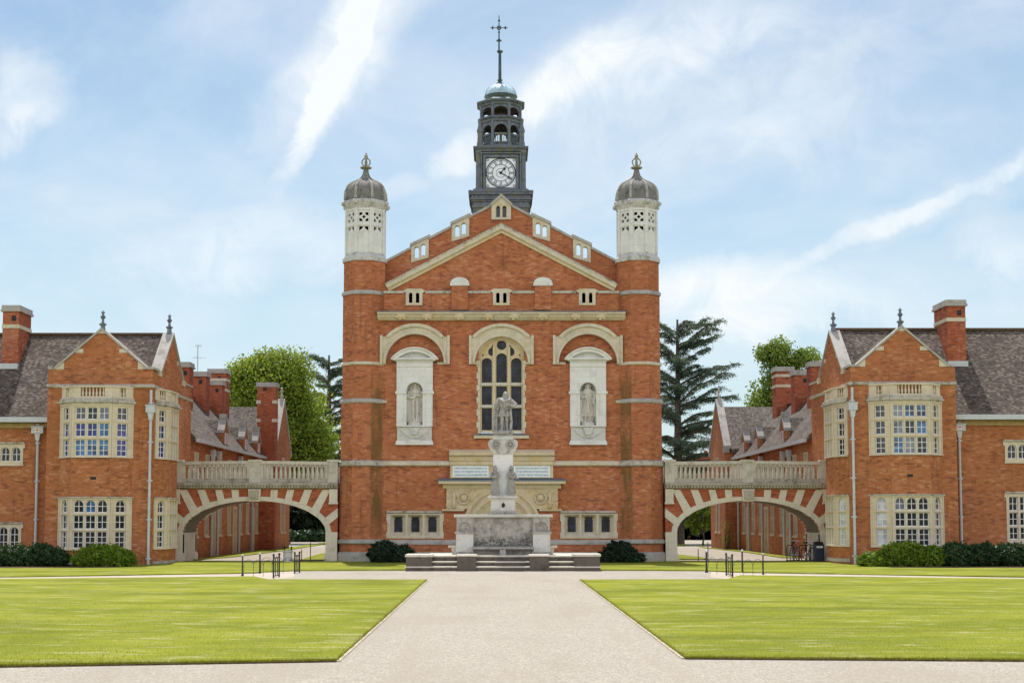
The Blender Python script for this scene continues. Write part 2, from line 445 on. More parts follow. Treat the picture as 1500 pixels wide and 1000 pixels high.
# grass and gravel
def mat_grass(name, a, b, dry, strip=False):
    t = NT(name); P = t.pos(); p = t.sep(P)
    n1 = t.noise(t.scale(P, (.28,.55,1)), 1.0, 5, .6); n2 = t.noise(P, 9, 5, .7); n3 = t.noise(t.scale(P,(.9,2.4,1)), 1.0, 5, .65, .4)
    n4 = t.noise(P, 60, 3, .7)
    col = t.mix(t.ramp(n1, .36, .64), a, b)
    col = t.mix(t.math('MULTIPLY', t.ramp(n3, .51, .68), .7), col, dry)
    n5 = t.noise(t.scale(P,(.12,.5,1)), 1.0, 4, .6, .3)
    col = t.mix(t.math('MULTIPLY', t.ramp(n5, .5, .66), .5), col, tuple(x*.62 for x in a))
    col = t.mix(t.math('MULTIPLY', t.ramp(n2, .5, .78), .4), col, tuple(x*.55 for x in a))
    col = t.mix(t.math('MULTIPLY', t.ramp(n4, .52, .75), .45), col, tuple(x*.5 for x in a))
    col = t.mix(t.math('MULTIPLY', t.ramp(n4, .45, .25), .3), col, tuple(min(1,x*1.5) for x in b))
    bump = t.math('ADD', n4, t.math('MULTIPLY', n2, .6))
    return t.finish(col, .9, .12, bump, .7, .02)
GRASS = mat_grass('mown_grass', (.17,.198,.014), (.262,.276,.024), (.42,.385,.19))
GRASSB = mat_grass('meadow_ground', (.13,.17,.02), (.2,.23,.03), (.25,.24,.1))
def mat_gravel(name, c):
    t = NT(name); P = t.pos()
    v = t.n('ShaderNodeTexVoronoi', {'Vector':P,'Scale':42.0,'Randomness':1.0}); vc = t.sep(v.outputs['Color'])
    n0 = t.noise(t.scale(P,(.5,.22,1)), 1.0, 5, .6); n1 = t.noise(P, 3.0, 5, .65); n2 = t.noise(P, 120, 2, .7)
    col = t.mix(t.math('MULTIPLY', t.ramp(vc[0], .25, 1.0), .75), tuple(x*.72 for x in c), tuple(min(1,x*1.28) for x in c))
    col = t.mix(t.math('MULTIPLY', t.ramp(n0, .46, .64), .4), col, (c[0]*.74,c[1]*.71,c[2]*.68))
    col = t.mix(t.math('MULTIPLY', t.ramp(n1, .54, .72), .3), col, (c[0]*.8,c[1]*.75,c[2]*.7))
    col = t.mix(t.math('MULTIPLY', t.ramp(n2, .55, .8), .45), col, (c[0]*.45,c[1]*.42,c[2]*.4))
    tr = t.noise(t.scale(P,(1.6,.07,1)), 1.0, 4, .55)
    col = t.mix(t.math('MULTIPLY', t.ramp(tr, .54, .66), .35), col, (c[0]*.8,c[1]*.77,c[2]*.74))
    return t.finish(col, .92, .12, t.math('ADD', vc[0], n2), .55, .006)
GRAVEL = mat_gravel('pinkish_gravel', (.43,.386,.328))
PALEPATH = mat_gravel('pale_path_gravel', (.56,.49,.41))
EDGING = mat_plain('pale_edging', (.46,.39,.31), .9, .1, .3, 8)
BLADE = mat_leaf('grass_blade', (.20,.225,.016), (.32,.325,.05), .4)
L_LIME = mat_leaf('lime_leaf', (.11,.18,.02), (.34,.43,.07), .5)
L_CEDAR = mat_leaf('cedar_needle', (.055,.105,.08), (.16,.23,.16), .3, .7)
L_DARK = mat_leaf('shaded_leaf', (.010,.022,.012), (.03,.05,.02), .12)  # shade under the far trees is painted into this leaf colour
L_YEW = mat_leaf('dark_shrub_leaf', (.010,.026,.014), (.028,.055,.026), .12, .5)
L_LAUREL = mat_leaf('laurel_leaf', (.075,.15,.014), (.24,.35,.03), .4, .4)
L_HEDGE = mat_leaf('hedge_leaf', (.014,.045,.016), (.05,.10,.03), .2, .4)
L_OAK = mat_leaf('oak_leaf', (.10,.17,.03), (.27,.36,.08), .45)
BARK = mat_plain('tree_bark', (.10,.08,.065), .9, .1, .35, 8, bump=.6)
# ================================================================ the chapel-like hall in the middle
chapel = thing('brick_hall', 'large orange brick hall with twin stone topped corner turrets, pointed gable and lead clock tower', 'hall', (0,0,0))
xh = lambda d: d/30.0            # half-width in photo pixels on the facade plane -> metres
zz = lambda py: Z(py, 0.0)
FZ = lambda dpx: dpx/30.0

# ---- facade wall (openings cut through) --------------------------------------------
gz0, gapex = zz(421), zz(331)
outer = [(-6.35,0),(6.35,0),(6.35,zz(424)),(0,gapex),(-6.35,zz(424))]
def zc(py): return zz(py)
cw = 33.4/30; cbot = zz(635); cspr = zz(532); 
win_hole = [(-cw,cbot),(cw,cbot)] + arc(0, cspr, 38.8/30, 30.6, 149.4, 14)
lowz0, lowz1 = zz(786), zz(752)
lowL = rect(-(734.5-570.5)/30, -(734.5-646.5)/30, lowz0, lowz1); lowR = rect((825-735)/30, (901-735)/30, lowz0, lowz1)
XN = 127.3/30                      # axis of the side arches / niches
def rec(x): return [(x-42.5/30, zz(533)+.03),(x+42.5/30, zz(533)+.03)] + arc(x, zz(532), 42.5/30, 0, 180, 16)
nic_w = 11.8/30; nic0, nics = zz(623), zz(572)
def nich(x): return archloop(x-nic_w, x+nic_w, nic0, nics, 10)
m = M()
m.ext([outer, win_hole, lowL, lowR, rec(-XN), rec(XN), nich(-XN), nich(XN), [(-37.5/30,.04),(39.5/30,.04)]+arc(1.0/30,zz(772),38.5/30,0,180,18)], -.5, 0)
fw = m.build('facade_wall', BRICK, chapel)
m = M()
for s in (-1,1): m.ext(rec(s*XN), -.42, -.13)
m.build_split('arch_tympanum', BRICK, chapel)
# side and rear walls, roof
m = M()
m.box(-7.3,-6.9,1.2,30,0,zz(424)); m.box(6.9,7.3,1.2,30,0,zz(424)); m.box(-6.9,6.9,29.6,30,0,zz(424))
m.build_split('side_wall', BRICK, chapel)
m = M()
rz = gapex-.15
m.ext([(-7.6,zz(424)-.75),(0,rz-1.0),(7.6,zz(424)-.75),(7.6,zz(424)-1.1),(0,rz-1.4),(-7.6,zz(424)-1.1)], -30, -1.35)
m.build('roof', ROOF, chapel)

# ---- upper free-standing parapet gable behind the pediment --------------------------
YP = .75
zp = lambda py: Z(py, YP); sp = lambda d: S(d, YP)
AX = 0.0
xe = sp(171)
zt_e, zt_a = zp(383), zp(293.5)      # coping top at the turret / at the middle
def ztop(x): return zt_a + (zt_e-zt_a)*abs(x)/xe
wins = [(-120.5, 366), (-60.5, 335), (59.5, 335), (119.5, 366)]
holes = []; frames = []
for dx, pz in wins:
    x = sp(dx); 
    for k in (-1,1):
        o_ = 4.0 if k*dx > 0 else 0.0; holes.append(archloop(x+k*sp(4.9)-sp(3.3), x+k*sp(4.9)+sp(3.3), zp(pz+8+o_), zp(pz-5.6+o_), 6))
    frames.append((x, pz))
m = M()
m.ext([(-xe, zp(424)), (xe, zp(424)), (xe, ztop(xe)), (0, ztop(0)), (-xe, ztop(xe))], -YP-.22, -YP+.0) if False else None
wallpoly = [(-xe-.3, zp(424)), (xe+.3, zp(424)), (xe+.3, ztop(xe)-.05), (0, zt_a-.05), (-xe-.3, ztop(xe)-.05)]
spans = sorted([(x-sp(12.5), x+sp(12.5), zp(pz+12.8)) for x, pz in frames]+[(-sp(12), sp(12), zp(320))])
e0 = -xe-.3; zlow = zp(424)
for a_, b_, zt_ in spans+[(xe+.3, xe+.3, None)]:
    m.ext([[(e0,zlow),(a_,zlow),(a_,ztop(a_)-.06),(e0,ztop(e0)-.06)]], -YP-.25, -YP)
    if zt_: m.ext([rect(a_, b_, zlow, zt_)], -YP-.249, -YP-.001)
    e0 = b_
m.build('parapet_wall', BRICK, chapel)
# sloping coping with raised window blocks
m = M()
for s in (-1,1):
    pts = []
    for x0, x1 in ((sp(15), sp(47.5)), (sp(73), sp(107)), (sp(133), xe+.25)):
        a, b = s*x0, s*x1
        m.ext([(a, ztop(a)-.06), (b, ztop(b)-.06), (b, ztop(b)+.07), (a, ztop(a)+.07)], -YP-.33, -YP+.08)
m.build_split('parapet_coping', COPING, chapel)
for i, (x, pz) in enumerate(frames):
    m = M(); w = sp(13)
    s = 1 if x > 0 else -1
    zl, zr = ztop(x-w)+.17, ztop(x+w)+.17
    zi = max(zl, zr)
    li, lo = zp(pz+11.5), zp(pz+19)
    body = [(x-w, li if s>0 else lo), (x+w, lo if s>0 else li), (x+w, zr-.1), (x-w, zl-.1)]
    m.ext([body, holes[2*i], holes[2*i+1]], -YP-.3, -YP+.05, mi=0)
    m.ext([(x-w-.06, zl-.11), (x+w+.06, zr-.11), (x+w+.06, zr+.04), (x-w-.06, zl+.04)], -YP-.36, -YP+.12, mi=1)
    m.build('parapet_window', [CREAM, COPING], chapel)
m = M()       # little gabled window at the very top
w = sp(14.5); zb = zp(322)
tri = [(-w, zb), (w, zb), (w, zp(300)), (0, zp(288.5)), (-w, zp(300))]
h1 = archloop(-sp(7.6), -sp(1.7), zp(319), zp(305), 6); h2 = archloop(sp(1.7), sp(7.6), zp(319), zp(305), 6)
m.ext([tri, h1, h2], -YP-.32, -YP+.1, mi=0)
for s in (-1,1):
    m.ext([(s*(w+.07), zp(300)-.12), (s*(w+.07), zp(300)+.03), (0, zp(288.5)+.14), (0, zp(288.5)-.02)], -YP-.38, -YP+.17, mi=1)
m.build('apex_window', [CREAM, COPING], chapel)
m = M(); m.box(-sp(9), sp(9), YP+.12, YP+.16, zp(320), zp(301)); m.build('window_pane', G_DARK, chapel)

# ---- pediment coping ---------------------------------------------------------------
m = M()
for s in (-1,1):
    e = (s*169.5/30, zz(420)); a = (0, zz(333))
    d = Vector((a[0]-e[0], a[1]-e[1])).normalized(); n = Vector((-d.y, d.x)) if s < 0 else Vector((d.y, -d.x))
    def off(p, k): return (p[0]+n.x*k, p[1]+n.y*k)
    up = (0, 1.0/n.y)
    def oa(k): return (0, a[1]+k/n.y)
    m.ext([off(e,-.26), oa(-.26), oa(-.10), off(e,-.10)], -.02, .09, mi=2)
    m.ext([off(e,-.10), oa(-.10), oa(.07), off(e,.07)], -.02, .2, mi=0)
    m.ext([off(e,.07), oa(.07), oa(.17), off(e,.17)], -.75, .13, mi=1)
m.build('pediment_coping', [CREAM, LICHEN, BUFF], chapel)

# ---- parapet band with small windows and pedestals -----------------------------------
m = M()
px2 = [(-128.5,437.5),(0,437.5),(126.5,437.5)]
bandcut = [rect(xh(d)-.37, xh(d)+.37, zz(447), zz(428)) for d,_ in px2]
m.ext([rect(-5.75,5.75,zz(456),zz(430))]+bandcut, .0, .17)
m.build('band_parapet', BRICK, chapel)
m = M()
segs = [(-5.78,-xh(144)),(-xh(112),-xh(74)),(-xh(49),-xh(16)),(xh(16),xh(49)),(xh(74),xh(110)),(xh(142),5.78)]
for a, b in segs: m.box(a, b, -.24, -.003, zz(430)-.02, zz(427))
m.build_split('band_coping', LICHEN, chapel)
for d, pz in px2:
    x = xh(d); m = M()
    h = [archloop(x+k*.17-.085, x+k*.17+.085, zz(444.5), zz(432), 4) for k in (-1,1)]
    m.ext([[(x-.41,zz(448)),(x+.41,zz(448)),(x+.41,zz(430)),(x+.53,zz(428)),(x+.53,zz(426.5)),(x+.36,zz(423.8)),(x-.36,zz(423.8)),(x-.53,zz(426.5)),(x-.53,zz(428)),(x-.41,zz(430))]]+h, -.0, .23, mi=0)
    m.box(x-.4, x+.4, -.06, -.02, zz(447), zz(430), mi=1)
    m.build('band_window', [CREAM, G_DARK], chapel)
for s in (-1,1):
    x = s*61.3/30; m = M()
    m.box(x-.4, x+.4, -.3, -.004, zz(455), zz(419), mi=0)
    m.ext([(x-.47,zz(420)),(x+.47,zz(420)),(x+.47,zz(416.5))]+arc(x, zz(416.5), .46, 0, 180, 12, .30)+[(x-.47,zz(416.5))], .0, .36, mi=1)
    m.ext([(x-.36,zz(418))]+[(x+.36,zz(418))]+arc(x, zz(417.5), .36, 0, 180, 10, .2), .3, .38, mi=1)
    m.build('pedestal', [BRICK, WHITE], chapel)

# ---- cornice with carved bosses --------------------------------------------------------
m = M()
cx_ = 182.5/30
m.ext([(0,zz(458)),(.42,zz(458.5)),(.42,zz(461)),(.33,zz(462.5)),(.28,zz(465)),(.12,zz(469.5)),(0,zz(469.5))], -cx_, cx_, (V3(0,0,0), V3(0,-1,0), V3(0,0,1), V3(1,0,0)), 0)
m.ext([(-.02,zz(455.5)),(.22,zz(456.2)),(.46,zz(457.6)),(.46,zz(458.4)),(0,zz(458))], -cx_-.04, cx_+.04, (V3(0,0,0), V3(0,-1,0), V3(0,0,1), V3(1,0,0)), 1)
m.build('cornice', [CREAM, SLATEB], chapel)
for d in (-147.3,-109,-61.6,-19,19.2,61.7,109.6,146.8):
    x = d/30; m = M()
    m.ball((x,-.29,zz(464.2)), .2, 10, 8, sc=(1.1,.75,.8))
    for k in range(6):
        t = k*PI/3+.3
        m.ball((x+.2*math.cos(t),-.32,zz(464.2)+.13*math.sin(t)), .085, 7, 5)
    m.build('carved_boss', BUFF, chapel, smooth='all')

# ---- string courses -----------------------------------------------------------------
def string(m, x0, x1, pt, pb, d, mi=0):
    m.ext([(0,zz(pt)),(d*.55,zz(pt)-.02),(d,zz(pt)-.09),(d,zz(pb)+.05),(d*.6,zz(pb)),(0,zz(pb))], x0, x1, (V3(0,0,0), V3(0,-1,0), V3(0,0,1), V3(1,0,0)), mi)
m = M()
for s in (-1,1):
    a, b = sorted((s*5.95, s*xh(176.5))); string(m, a, b, 530, 533.8, .09)
    a, b = sorted((s*xh(161), s*xh(77.5)))
    string(m, *sorted((s*xh(94.5), s*xh(78))), 530, 533.8, .09)
    string(m, *sorted((s*xh(45.5), s*xh(33.6))), 530, 533.8, .09)
    string(m, *sorted((s*6.0, s*xh(73.8))), 674.5, 682.5, .17)
    string(m, *sorted((s*6.1, s*xh(168))), 586, 590.5, .13)
m.build_split('string_course', CREAM, chapel)

# ---- hood arches ------------------------------------------------------------------------
def hood(x, half, rin, top, name):
    zs = zz(532); zb = zz(533.8); zsh = zz(493.2)
    ro = (zz(475.3)-zs); w = half/30; ri = rin/30
    a = math.degrees(math.acos(w/ro))
    n = 20
    a0 = math.degrees(math.asin((zsh-zs)/ro))
    out = [(x+w, zb), (x+w, zsh)] + arc(x, zs, ro, a0, 180-a0, n) + [(x-w, zsh), (x-w, zb)]
    inn = [(x-ri, zb)] + list(reversed(arc(x, zs, ri, 0, 180, n))) + [(x+ri, zb)]
    m = M()
    m.ext([out+inn], -.01, .14)
    # proud outer roll and inner fillet
    m.ring(arc(x, zs, ro-.13, a0, 180-a0, n), arc(x, zs, ro+.03, a0, 180-a0, n), .12, .24)
    m.ring(arc(x, zs, ri+.02, 0, 180, n), arc(x, zs, ri+.13, 0, 180, n), .1, .2)
    for s in (-1,1):
        m.box(x+s*w-.06, x+s*w+.06, -.2, 0, zb, zsh+.06)
    return m.build(name, CREAM, chapel)
for s in (-1,1): hood(s*XN, 49.5, 42.6, 475.3, 'hood_arch')
hood(0, 45.7, 38.8, 475.3, 'hood_arch')

# ---- great central window --------------------------------------------------------------
m = M()
lt = [(-21.4,7.4,523.5), (0.4,7.8,516.5), (22.1,7.6,523.5)]
lights = []
for c, hw_, pt in lt:
    x = c/30; w = hw_/30
    t = zz(pt)
    for i, (b, tt) in enumerate(((629.5,597),(592,565),(559.5,None))):
        if tt: lights.append(rect(x-w, x+w, zz(b), zz(tt)))
        else: lights.append(archloop(x-w, x+w, zz(b), t-w*.85, 8, w*.85))
lights.append(arc(0.4/30, zz(504.6), 7.2/30, 0, 345, 14))
for s in (-1,1):
    lights.append([(s*14.6/30+.22*math.cos(R(t))*(.75), zz(514.5)+.2*math.sin(R(t))*1.0) if True else 0 for t in range(0,360,30)])
    lights.append([(s*12.2/30, zz(508.5)), (s*16.5/30, zz(509.5)), (s*12.2/30, zz(503.5))])
    lights.append([(s*25.5/30, zz(519.8)), (s*28.8/30, zz(521)), (s*27.5/30, zz(517.0))])
wo = [(-cw+.02,cbot+.02),(cw-.02,cbot+.02)] + arc(0, cspr, 38.4/30, 31, 149, 14)
m.ext([wo]+lights, -.32, -.2)
trac = m
# moulded mullions proud of the tracery
for x in (-10.9, 11.4):
    m.box(x/30-.055, x/30+.055, .1, .2, cbot+.02, zz(507))
m.build('window_tracery', BUFF, chapel)
m = M()
for i in range(3):           # stepped reveal, each order further in
    ri = 38.8/30-.0-i*.05; y0 = -.02-.065*i
    iw = cw-.0-i*.0
    m.ring(arc(0, cspr, ri-.055, 0, 180, 20), arc(0, cspr, ri+.0, 0, 180, 20), y0-.08, y0)
m.build('window_reveal', BUFF, chapel)
m = M()
zq = cbot
k = 0
while zq < zz(536):
    w = .1 if k % 2 else .04
    for s in (-1,1):
        a, b = sorted((s*cw, s*(cw+w))); m.box(a, b, -.035, 0, zq, zq+.29)
        a, b = sorted((s*(cw-.07), s*cw)); m.box(a, b, -.02, .2, zq, zq+.295)
    zq += .3; k += 1
m.build('window_quoin', CREAM, chapel)
m = M(); m.ext(wo, -.46, -.38); m.build('leaded_pane', G_LEAD, chapel)
m = M()
for b in (594.5, 562): m.ext([(0,zz(b+1.4)),(.1,zz(b+1.2)),(.1,zz(b-.2)),(0,zz(b-1.4))], -cw+.03, cw-.03, (V3(0,.205,0), V3(0,-1,0), V3(0,0,1), V3(1,0,0)), 0)
m.ext([(-.3,zz(630)),(.0,zz(635)),(.0,zz(636.5)),(-.3,zz(636.5))], -cw+.01, cw-.01, (V3(0,0,0), V3(0,-1,0), V3(0,0,1), V3(1,0,0)), 0)
m.box(-40.3/30, 40.3/30, -.2, .0, zz(642), zz(637.8), 1); m.box(-41/30, 41/30, -.23, .02, zz(637.7), zz(636.6), 2)
m.build('window_sill', [WHITE, CREAM, SLATEB], chapel)

# ---- side niches -------------------------------------------------------------------------
for s in (-1,1):
    x = s*XN; w = 26.5/30
    m = M()
    m.ext([rect(x-w, x+w, zz(625), zz(530)), nich(x)], -.02, .16, mi=0)                   # panel
    for k in (-1,1):                                                                       # pilasters
        a, b = sorted((x+k*w, x+k*(w-.36)))
        m.box(a+.03, b-.03, -.2, -.16, zz(624), zz(577), 0)
    for (p0, p1, d, e) in ((577,573.4,.24,.06),(530.4,527.4,.22,.03),(537.5,534.8,.2,.0),(624.8,623,.22,.0)):
        if p0 == 577:
            for k in (-1,1):
                a, b = sorted((x+k*nic_w, x+k*(w+e))); m.box(a, b, -d, 0, zz(p0), zz(p1), 0)
        else: m.box(x-w-e, x+w+e, -d, 0, zz(p0), zz(p1), 0)
    m.ring(arc(x, nics, nic_w+.002, 0, 180, 14), arc(x, nics, nic_w+.09, 0, 180, 14), .14, .19, mi=0)
    # apron below with carved tablet
    m.box(x-w+.04, x+w-.04, -.12, 0, zz(645), zz(625), 1)
    m.ext([(x-.72,zz(628)),(x+.72,zz(628)),(x+.5,zz(636)),(x+.2,zz(641)),(x-.2,zz(641)),(x-.5,zz(636))], .1, .17, mi=1)
    m.ext([(x-.26,zz(626)),(x+.26,zz(626)),(x+.12,zz(637)),(x-.12,zz(637))], .1, .24, mi=1)
    m.box(x-w-.03, x+w+.03, -.24, 0, zz(651.5), zz(647.5), 0); m.box(x-w+.0, x+w-.0, -.18, 0, zz(647.5), zz(645), 0)
    m.box(x-.3, x+.3, -.27, -.1, zz(648), zz(644.5), 0)
    # segmental pediment
    hw_ = 33.5/30; rise = zz(511.2)-zz(527.4); rr = (hw_**2+rise**2)/(2*rise); cz = zz(511.2)-rr
    a0 = math.degrees(math.asin((zz(527.4)-cz)/rr))
    m.ring(arc(x, cz, rr-.17, a0+3, 177-a0, 18), arc(x, cz, rr, a0, 180-a0, 18), 0, .34, mi=0)
    m.ring(arc(x, cz, rr, a0, 180-a0, 18), arc(x, cz, rr+.06, a0-.5, 180.5-a0, 18), 0, .42, mi=0)
    m.ext([(x-hw_+.1, zz(527.4)), (x+hw_-.1, zz(527.4))]+arc(x, cz, rr-.16, a0+4, 176-a0, 18), .0, .1, mi=0)
    m.box(x-hw_, x+hw_, -.36, 0, zz(527.4), zz(525.2), 0)
    m.build('niche_surround', [WHITE, PALEGREY], chapel)
    # concave recess
    m = M(); n = 12; rows = []
    zs_ = [nic0, (nic0+nics)/2, nics]
    for zv in zs_: rows.append([m.bm.verts.new((x+nic_w*math.cos(PI*i/n), .0+.46*math.sin(PI*i/n), zv)) for i in range(n+1)])
    for j in range(1, 6):
        t = PI/2*j/6
        rows.append([m.bm.verts.new((x+nic_w*math.cos(t)*math.cos(PI*i/n), .46*math.cos(t)*math.sin(PI*i/n), nics+nic_w*math.sin(t))) for i in range(n+1)])
    for a, b in zip(rows, rows[1:]):
        for i in range(n): m.face([a[i], a[i+1], b[i+1], b[i]])
    m.box(x-nic_w, x+nic_w, -.1, .5, nic0-.06, nic0+.001)
    m.build('niche_recess', PALEGREY, chapel, recalc=False)

# ---- low mullioned windows -----------------------------------------------------------------
for s, lo in ((-1,lowL),(1,lowR)):
    x0, x1 = lo[0][0], lo[1][0]; x = (x0+x1)/2; wd = (x1-x0)
    m = M(); pit = wd/3*.985
    outerl = []; inn = []; mid = []
    for k in (-1,0,1):
        c = x+k*pit
        outerl.append(rect(c-.37, c+.37, zz(784.5), zz(754)))
    m.ext([rect(x0-.09, x1+.09, zz(788), zz(751.5))]+outerl, -.02, .03, mi=0)
    for k in (-1,0,1):                                          # splayed reveals
        c = x+k*pit
        O = [(c-.37,zz(784.5)),(c+.37,zz(784.5)),(c+.37,zz(754)),(c-.37,zz(754))]
        I = [(c-.215,zz(779)),(c+.215,zz(779)),(c+.215,zz(757)),(c-.215,zz(757))]
        for i in range(4):
            j = (i+1) % 4
            m.quad((O[i][0],.02,O[i][1]), (O[j][0],.02,O[j][1]), (I[j][0],.27,I[j][1]), (I[i][0],.27,I[i][1]), 0)
        m.ext([rect(c-.22,c+.22,zz(779.3),zz(756.7)), archloop(c-.205,c+.205,zz(779),zz(757.6),4,.06)], -.33, -.265, mi=0)
        m.ball((c-.19,.25,zz(759.4)), .03, 6, 4, mi=0); m.ball((c+.19,.25,zz(759.4)), .03, 6, 4, mi=0)
    for a, b in ((x0-.13, x0-.0), (x1, x1+.13)):
        m.box(a, b, -.04, 0, zz(788), zz(779), 0); m.box(a, b, -.04, 0, zz(763), zz(751.5), 0)
    m.build('mullioned_window', [CREAM], chapel)
    m = M(); m.box(x0, x1, .34, .38, zz(782), zz(754)); m.build('leaded_pane', G_LEAD, chapel)
    m = M(); string(m, *sorted((s*xh(167.5), s*xh(87 if s<0 else 86.5))), 747.6, 751.5, .14); m.build('drip_mould', LICHEN, chapel)

# ---- plinth ----------------------------------------------------------------------------------
m = M()
m.ext([(-.05,zz(790)),(.08,zz(790.3)),(.2,zz(794.2)),(.2,zz(797)),(-.05,zz(797))], -5.9, 5.9, (V3(0,0,0), V3(0,-1,0), V3(0,0,1), V3(1,0,0)), 1)
m.box(-5.9, 5.9, -.16, 0, zz(808), zz(797), 0)
m.ext([(-.05,zz(807.5)),(.2,zz(808)),(.34,zz(811.5)),(.34,-.1),(-.05,-.1)], -5.9, 5.9, (V3(0,0,0), V3(0,-1,0), V3(0,0,1), V3(1,0,0)), 1)
m.build('plinth', [BRICK, COPING], chapel)

# ---- octagonal corner turrets --------------------------------------------------------------------
OCT = PI/8; KC = 1/math.cos(PI/8)
for s in (-1,1):
    tx, ty = s*6.77, .6
    TZ = lambda py: Z(py, ty-1.05)
    ap = 1.045
    m = M()
    m.lathe([((ap+.09)*KC,-.1),((ap+.09)*KC,TZ(675)),((ap+.05)*KC,TZ(675)),((ap+.05)*KC,TZ(588)),(ap*KC,TZ(586)),(ap*KC,TZ(432)),((ap-.03)*KC,TZ(430)),((ap-.03)*KC,TZ(381))], tx, ty, 8, OCT)
    m.build('turret_shaft', BRICK, chapel)
    m = M()
    def tb(pt, pb, d, d2=None, mi=0):
        a = ap+(.06 if pt > 600 else .02)
        m.lathe([(a*KC,TZ(pb)),((a+d*.6)*KC,TZ(pb)),((a+d)*KC,TZ(pb)+.05),((a+d)*KC,TZ(pt)-.06),((a+d*.5)*KC,TZ(pt)),(a*KC,TZ(pt)+.03)], tx, ty, 8, OCT, mi, cap=False)
    tb(425.5,430.5,.05); tb(530,534,.07,mi=1); tb(584,590,.11,mi=0); tb(674.5,682.5,.17,mi=2)
    tb(790,796.5,.2,mi=0); 
    a = ap+.12
    m.lathe([((a+.2)*KC,-.1),((a+.2)*KC,TZ(812)),((a+.02)*KC,TZ(808))], tx, ty, 8, OCT, 0, cap=False)
    m.build_split('turret_band', [COPING, CREAM, LICHEN], chapel)
    # stone lantern
    la = .985
    m = M()
    m.lathe([((la+.1)*KC,TZ(381)),((la+.1)*KC,TZ(376)),((la-.02)*KC,TZ(371)),((la-.08)*KC,TZ(368))], tx, ty, 8, OCT, 1)
    zb, zt = TZ(369), TZ(303)
    corners = [(tx+la*KC*math.cos(OCT+k*PI/4), ty+la*KC*math.sin(OCT+k*PI/4)) for k in range(8)]
    for k in range(8):
        fr, L = frame2(corners[k], corners[(k+1)%8], 1)
        fr = (fr[0], fr[1], fr[2], fr[3])
        c = L/2; h = .245
        def quat(cz, half=False):
            out = []
            zlo, zhi = cz-h, cz+h
            if not half:
                out.append([(c-.0, cz-.11),(c+.045,cz-.045),(c+.11,cz),(c+.045,cz+.045),(c,cz+.11),(c-.045,cz+.045),(c-.11,cz),(c-.045,cz-.045)])
                for a_, b_ in ((-1,-1),(1,-1),(1,1),(-1,1)):
                    out.append([(c+a_*.225,cz+b_*.225),(c+a_*.06,cz+b_*.225),(c+a_*.085,cz+b_*.12),(c+a_*.12,cz+b_*.085),(c+a_*.225,cz+b_*.06)])
            else:
                for a_ in (-1,1):
                    out.append([(c+a_*.225,cz+.12),(c+a_*.03,cz+.12),(c+a_*.06,cz+.02),(c+a_*.13,cz-.03),(c+a_*.2,cz-.1),(c+a_*.225,cz-.1)])
            return out
        m.ext([rect(0.0, L, zb, zt)]+quat(TZ(316.5))+quat(TZ(334), True), -.16, -.07, fr, 0)
        for u in (0, L-.1): m.fbox(u-.002 if u == 0 else u, u+.1 if u == 0 else u+.102, zb, zt, -.12, .0, fr, 0)
        m.fbox(.1, L-.1, TZ(329), TZ(326), -.08, -.03, fr, 0); m.fbox(.1, L-.1, TZ(306.5), TZ(302), -.08, -.03, fr, 0)
    m.lathe([(.7*KC,TZ(371)),(.7*KC,TZ(345)),(.45,TZ(344)),(.45,TZ(304))], tx, ty, 8, OCT, 2)  # black core painted as the shade inside the lantern
    m.build('turret_lantern', [WHITE, CAPST, BLACK], chapel)
    m = M()
    q = lambda px: px/29.7
    m.lathe([(q(29)*KC,TZ(303)),(q(29.6)*KC,TZ(300)),(q(31.3)*KC,TZ(297.5)),(q(31.8)*KC,TZ(292.5)),(q(30)*KC,TZ(290))], tx, ty, 8, OCT, 1)
    for k in range(8):
        t = OCT+k*PI/4
        m.ball((tx+q(31.5)*KC*math.cos(t), ty+q(31.5)*KC*math.sin(t), TZ(294.5)), .13, 7, 5, 1)
    prof = [(29.3,290),(29.3,284),(28.6,281),(26.5,275),(23.5,271),(19.5,268),(13.5,265.2),(8.6,262),(5.6,258),(4.0,253),(3.2,247)]
    TD = lambda p, r: Z(p, ty-min(1.0, q(r))*(1.0 if p > 283 else .35))
    m.lathe([(q(r)*KC, TD(p, r)) for r, p in prof], tx, ty, 8, OCT, 0)
    for k in range(8):
        t = OCT+k*PI/4
        m.tube([(tx+q(r)*KC*math.cos(t), ty+q(r)*KC*math.sin(t), TD(p, r)+.01) for r, p in prof], [.07]*4+[.06,.05,.035,.02,.012,.008,.005], 6, 2)
    m.build('turret_dome', [DOMEST, CAPST, DOMERIB], chapel, smooth=True)
    m = M()
    m.lathe([(q(r), Z(p, ty)) for r, p in ((3.2,250),(3.4,248),(8.2,247),(8.8,245.6),(4,244.2),(2.2,242.5),(2.0,240.5),(2.4,238),(1.6,236),(1.6,233.5),(3.6,232),(2.0,230.5),(3.0,229),(1.8,227),(.5,223.8))], tx, ty, 10, 0)
    m.torus((tx,ty,Z(238,ty)), q(6.1), q(1.05), 'y', 18, 7); m.torus((tx,ty,Z(238,ty)), q(6.1), q(1.05), 'x', 18, 7)
    m.build('turret_finial', FINIALST, chapel, smooth=True)
    if False: pass
# ================================================================ portal behind the fountain
SIDE = (V3(0,0,0), V3(0,-1,0), V3(0,0,1), V3(1,0,0))
px_ = lambda p: (p-734.5)/30
m = M()
pr0, pr1 = px_(654.5), px_(816.5); ac = (pr0+pr1)/2; azs = zz(772); ro = 57/30
m.ext([[(pr0,zz(745)),(ac-math.sqrt(ro**2-(zz(745)-azs)**2),zz(745))]+list(reversed(arc(ac,azs,ro,math.degrees(math.asin((zz(745)-azs)/ro)),180-math.degrees(math.asin((zz(745)-azs)/ro)),18)))+[(pr1,zz(745)),(pr1,zz(712)),(pr0,zz(712))]], 0, .14)
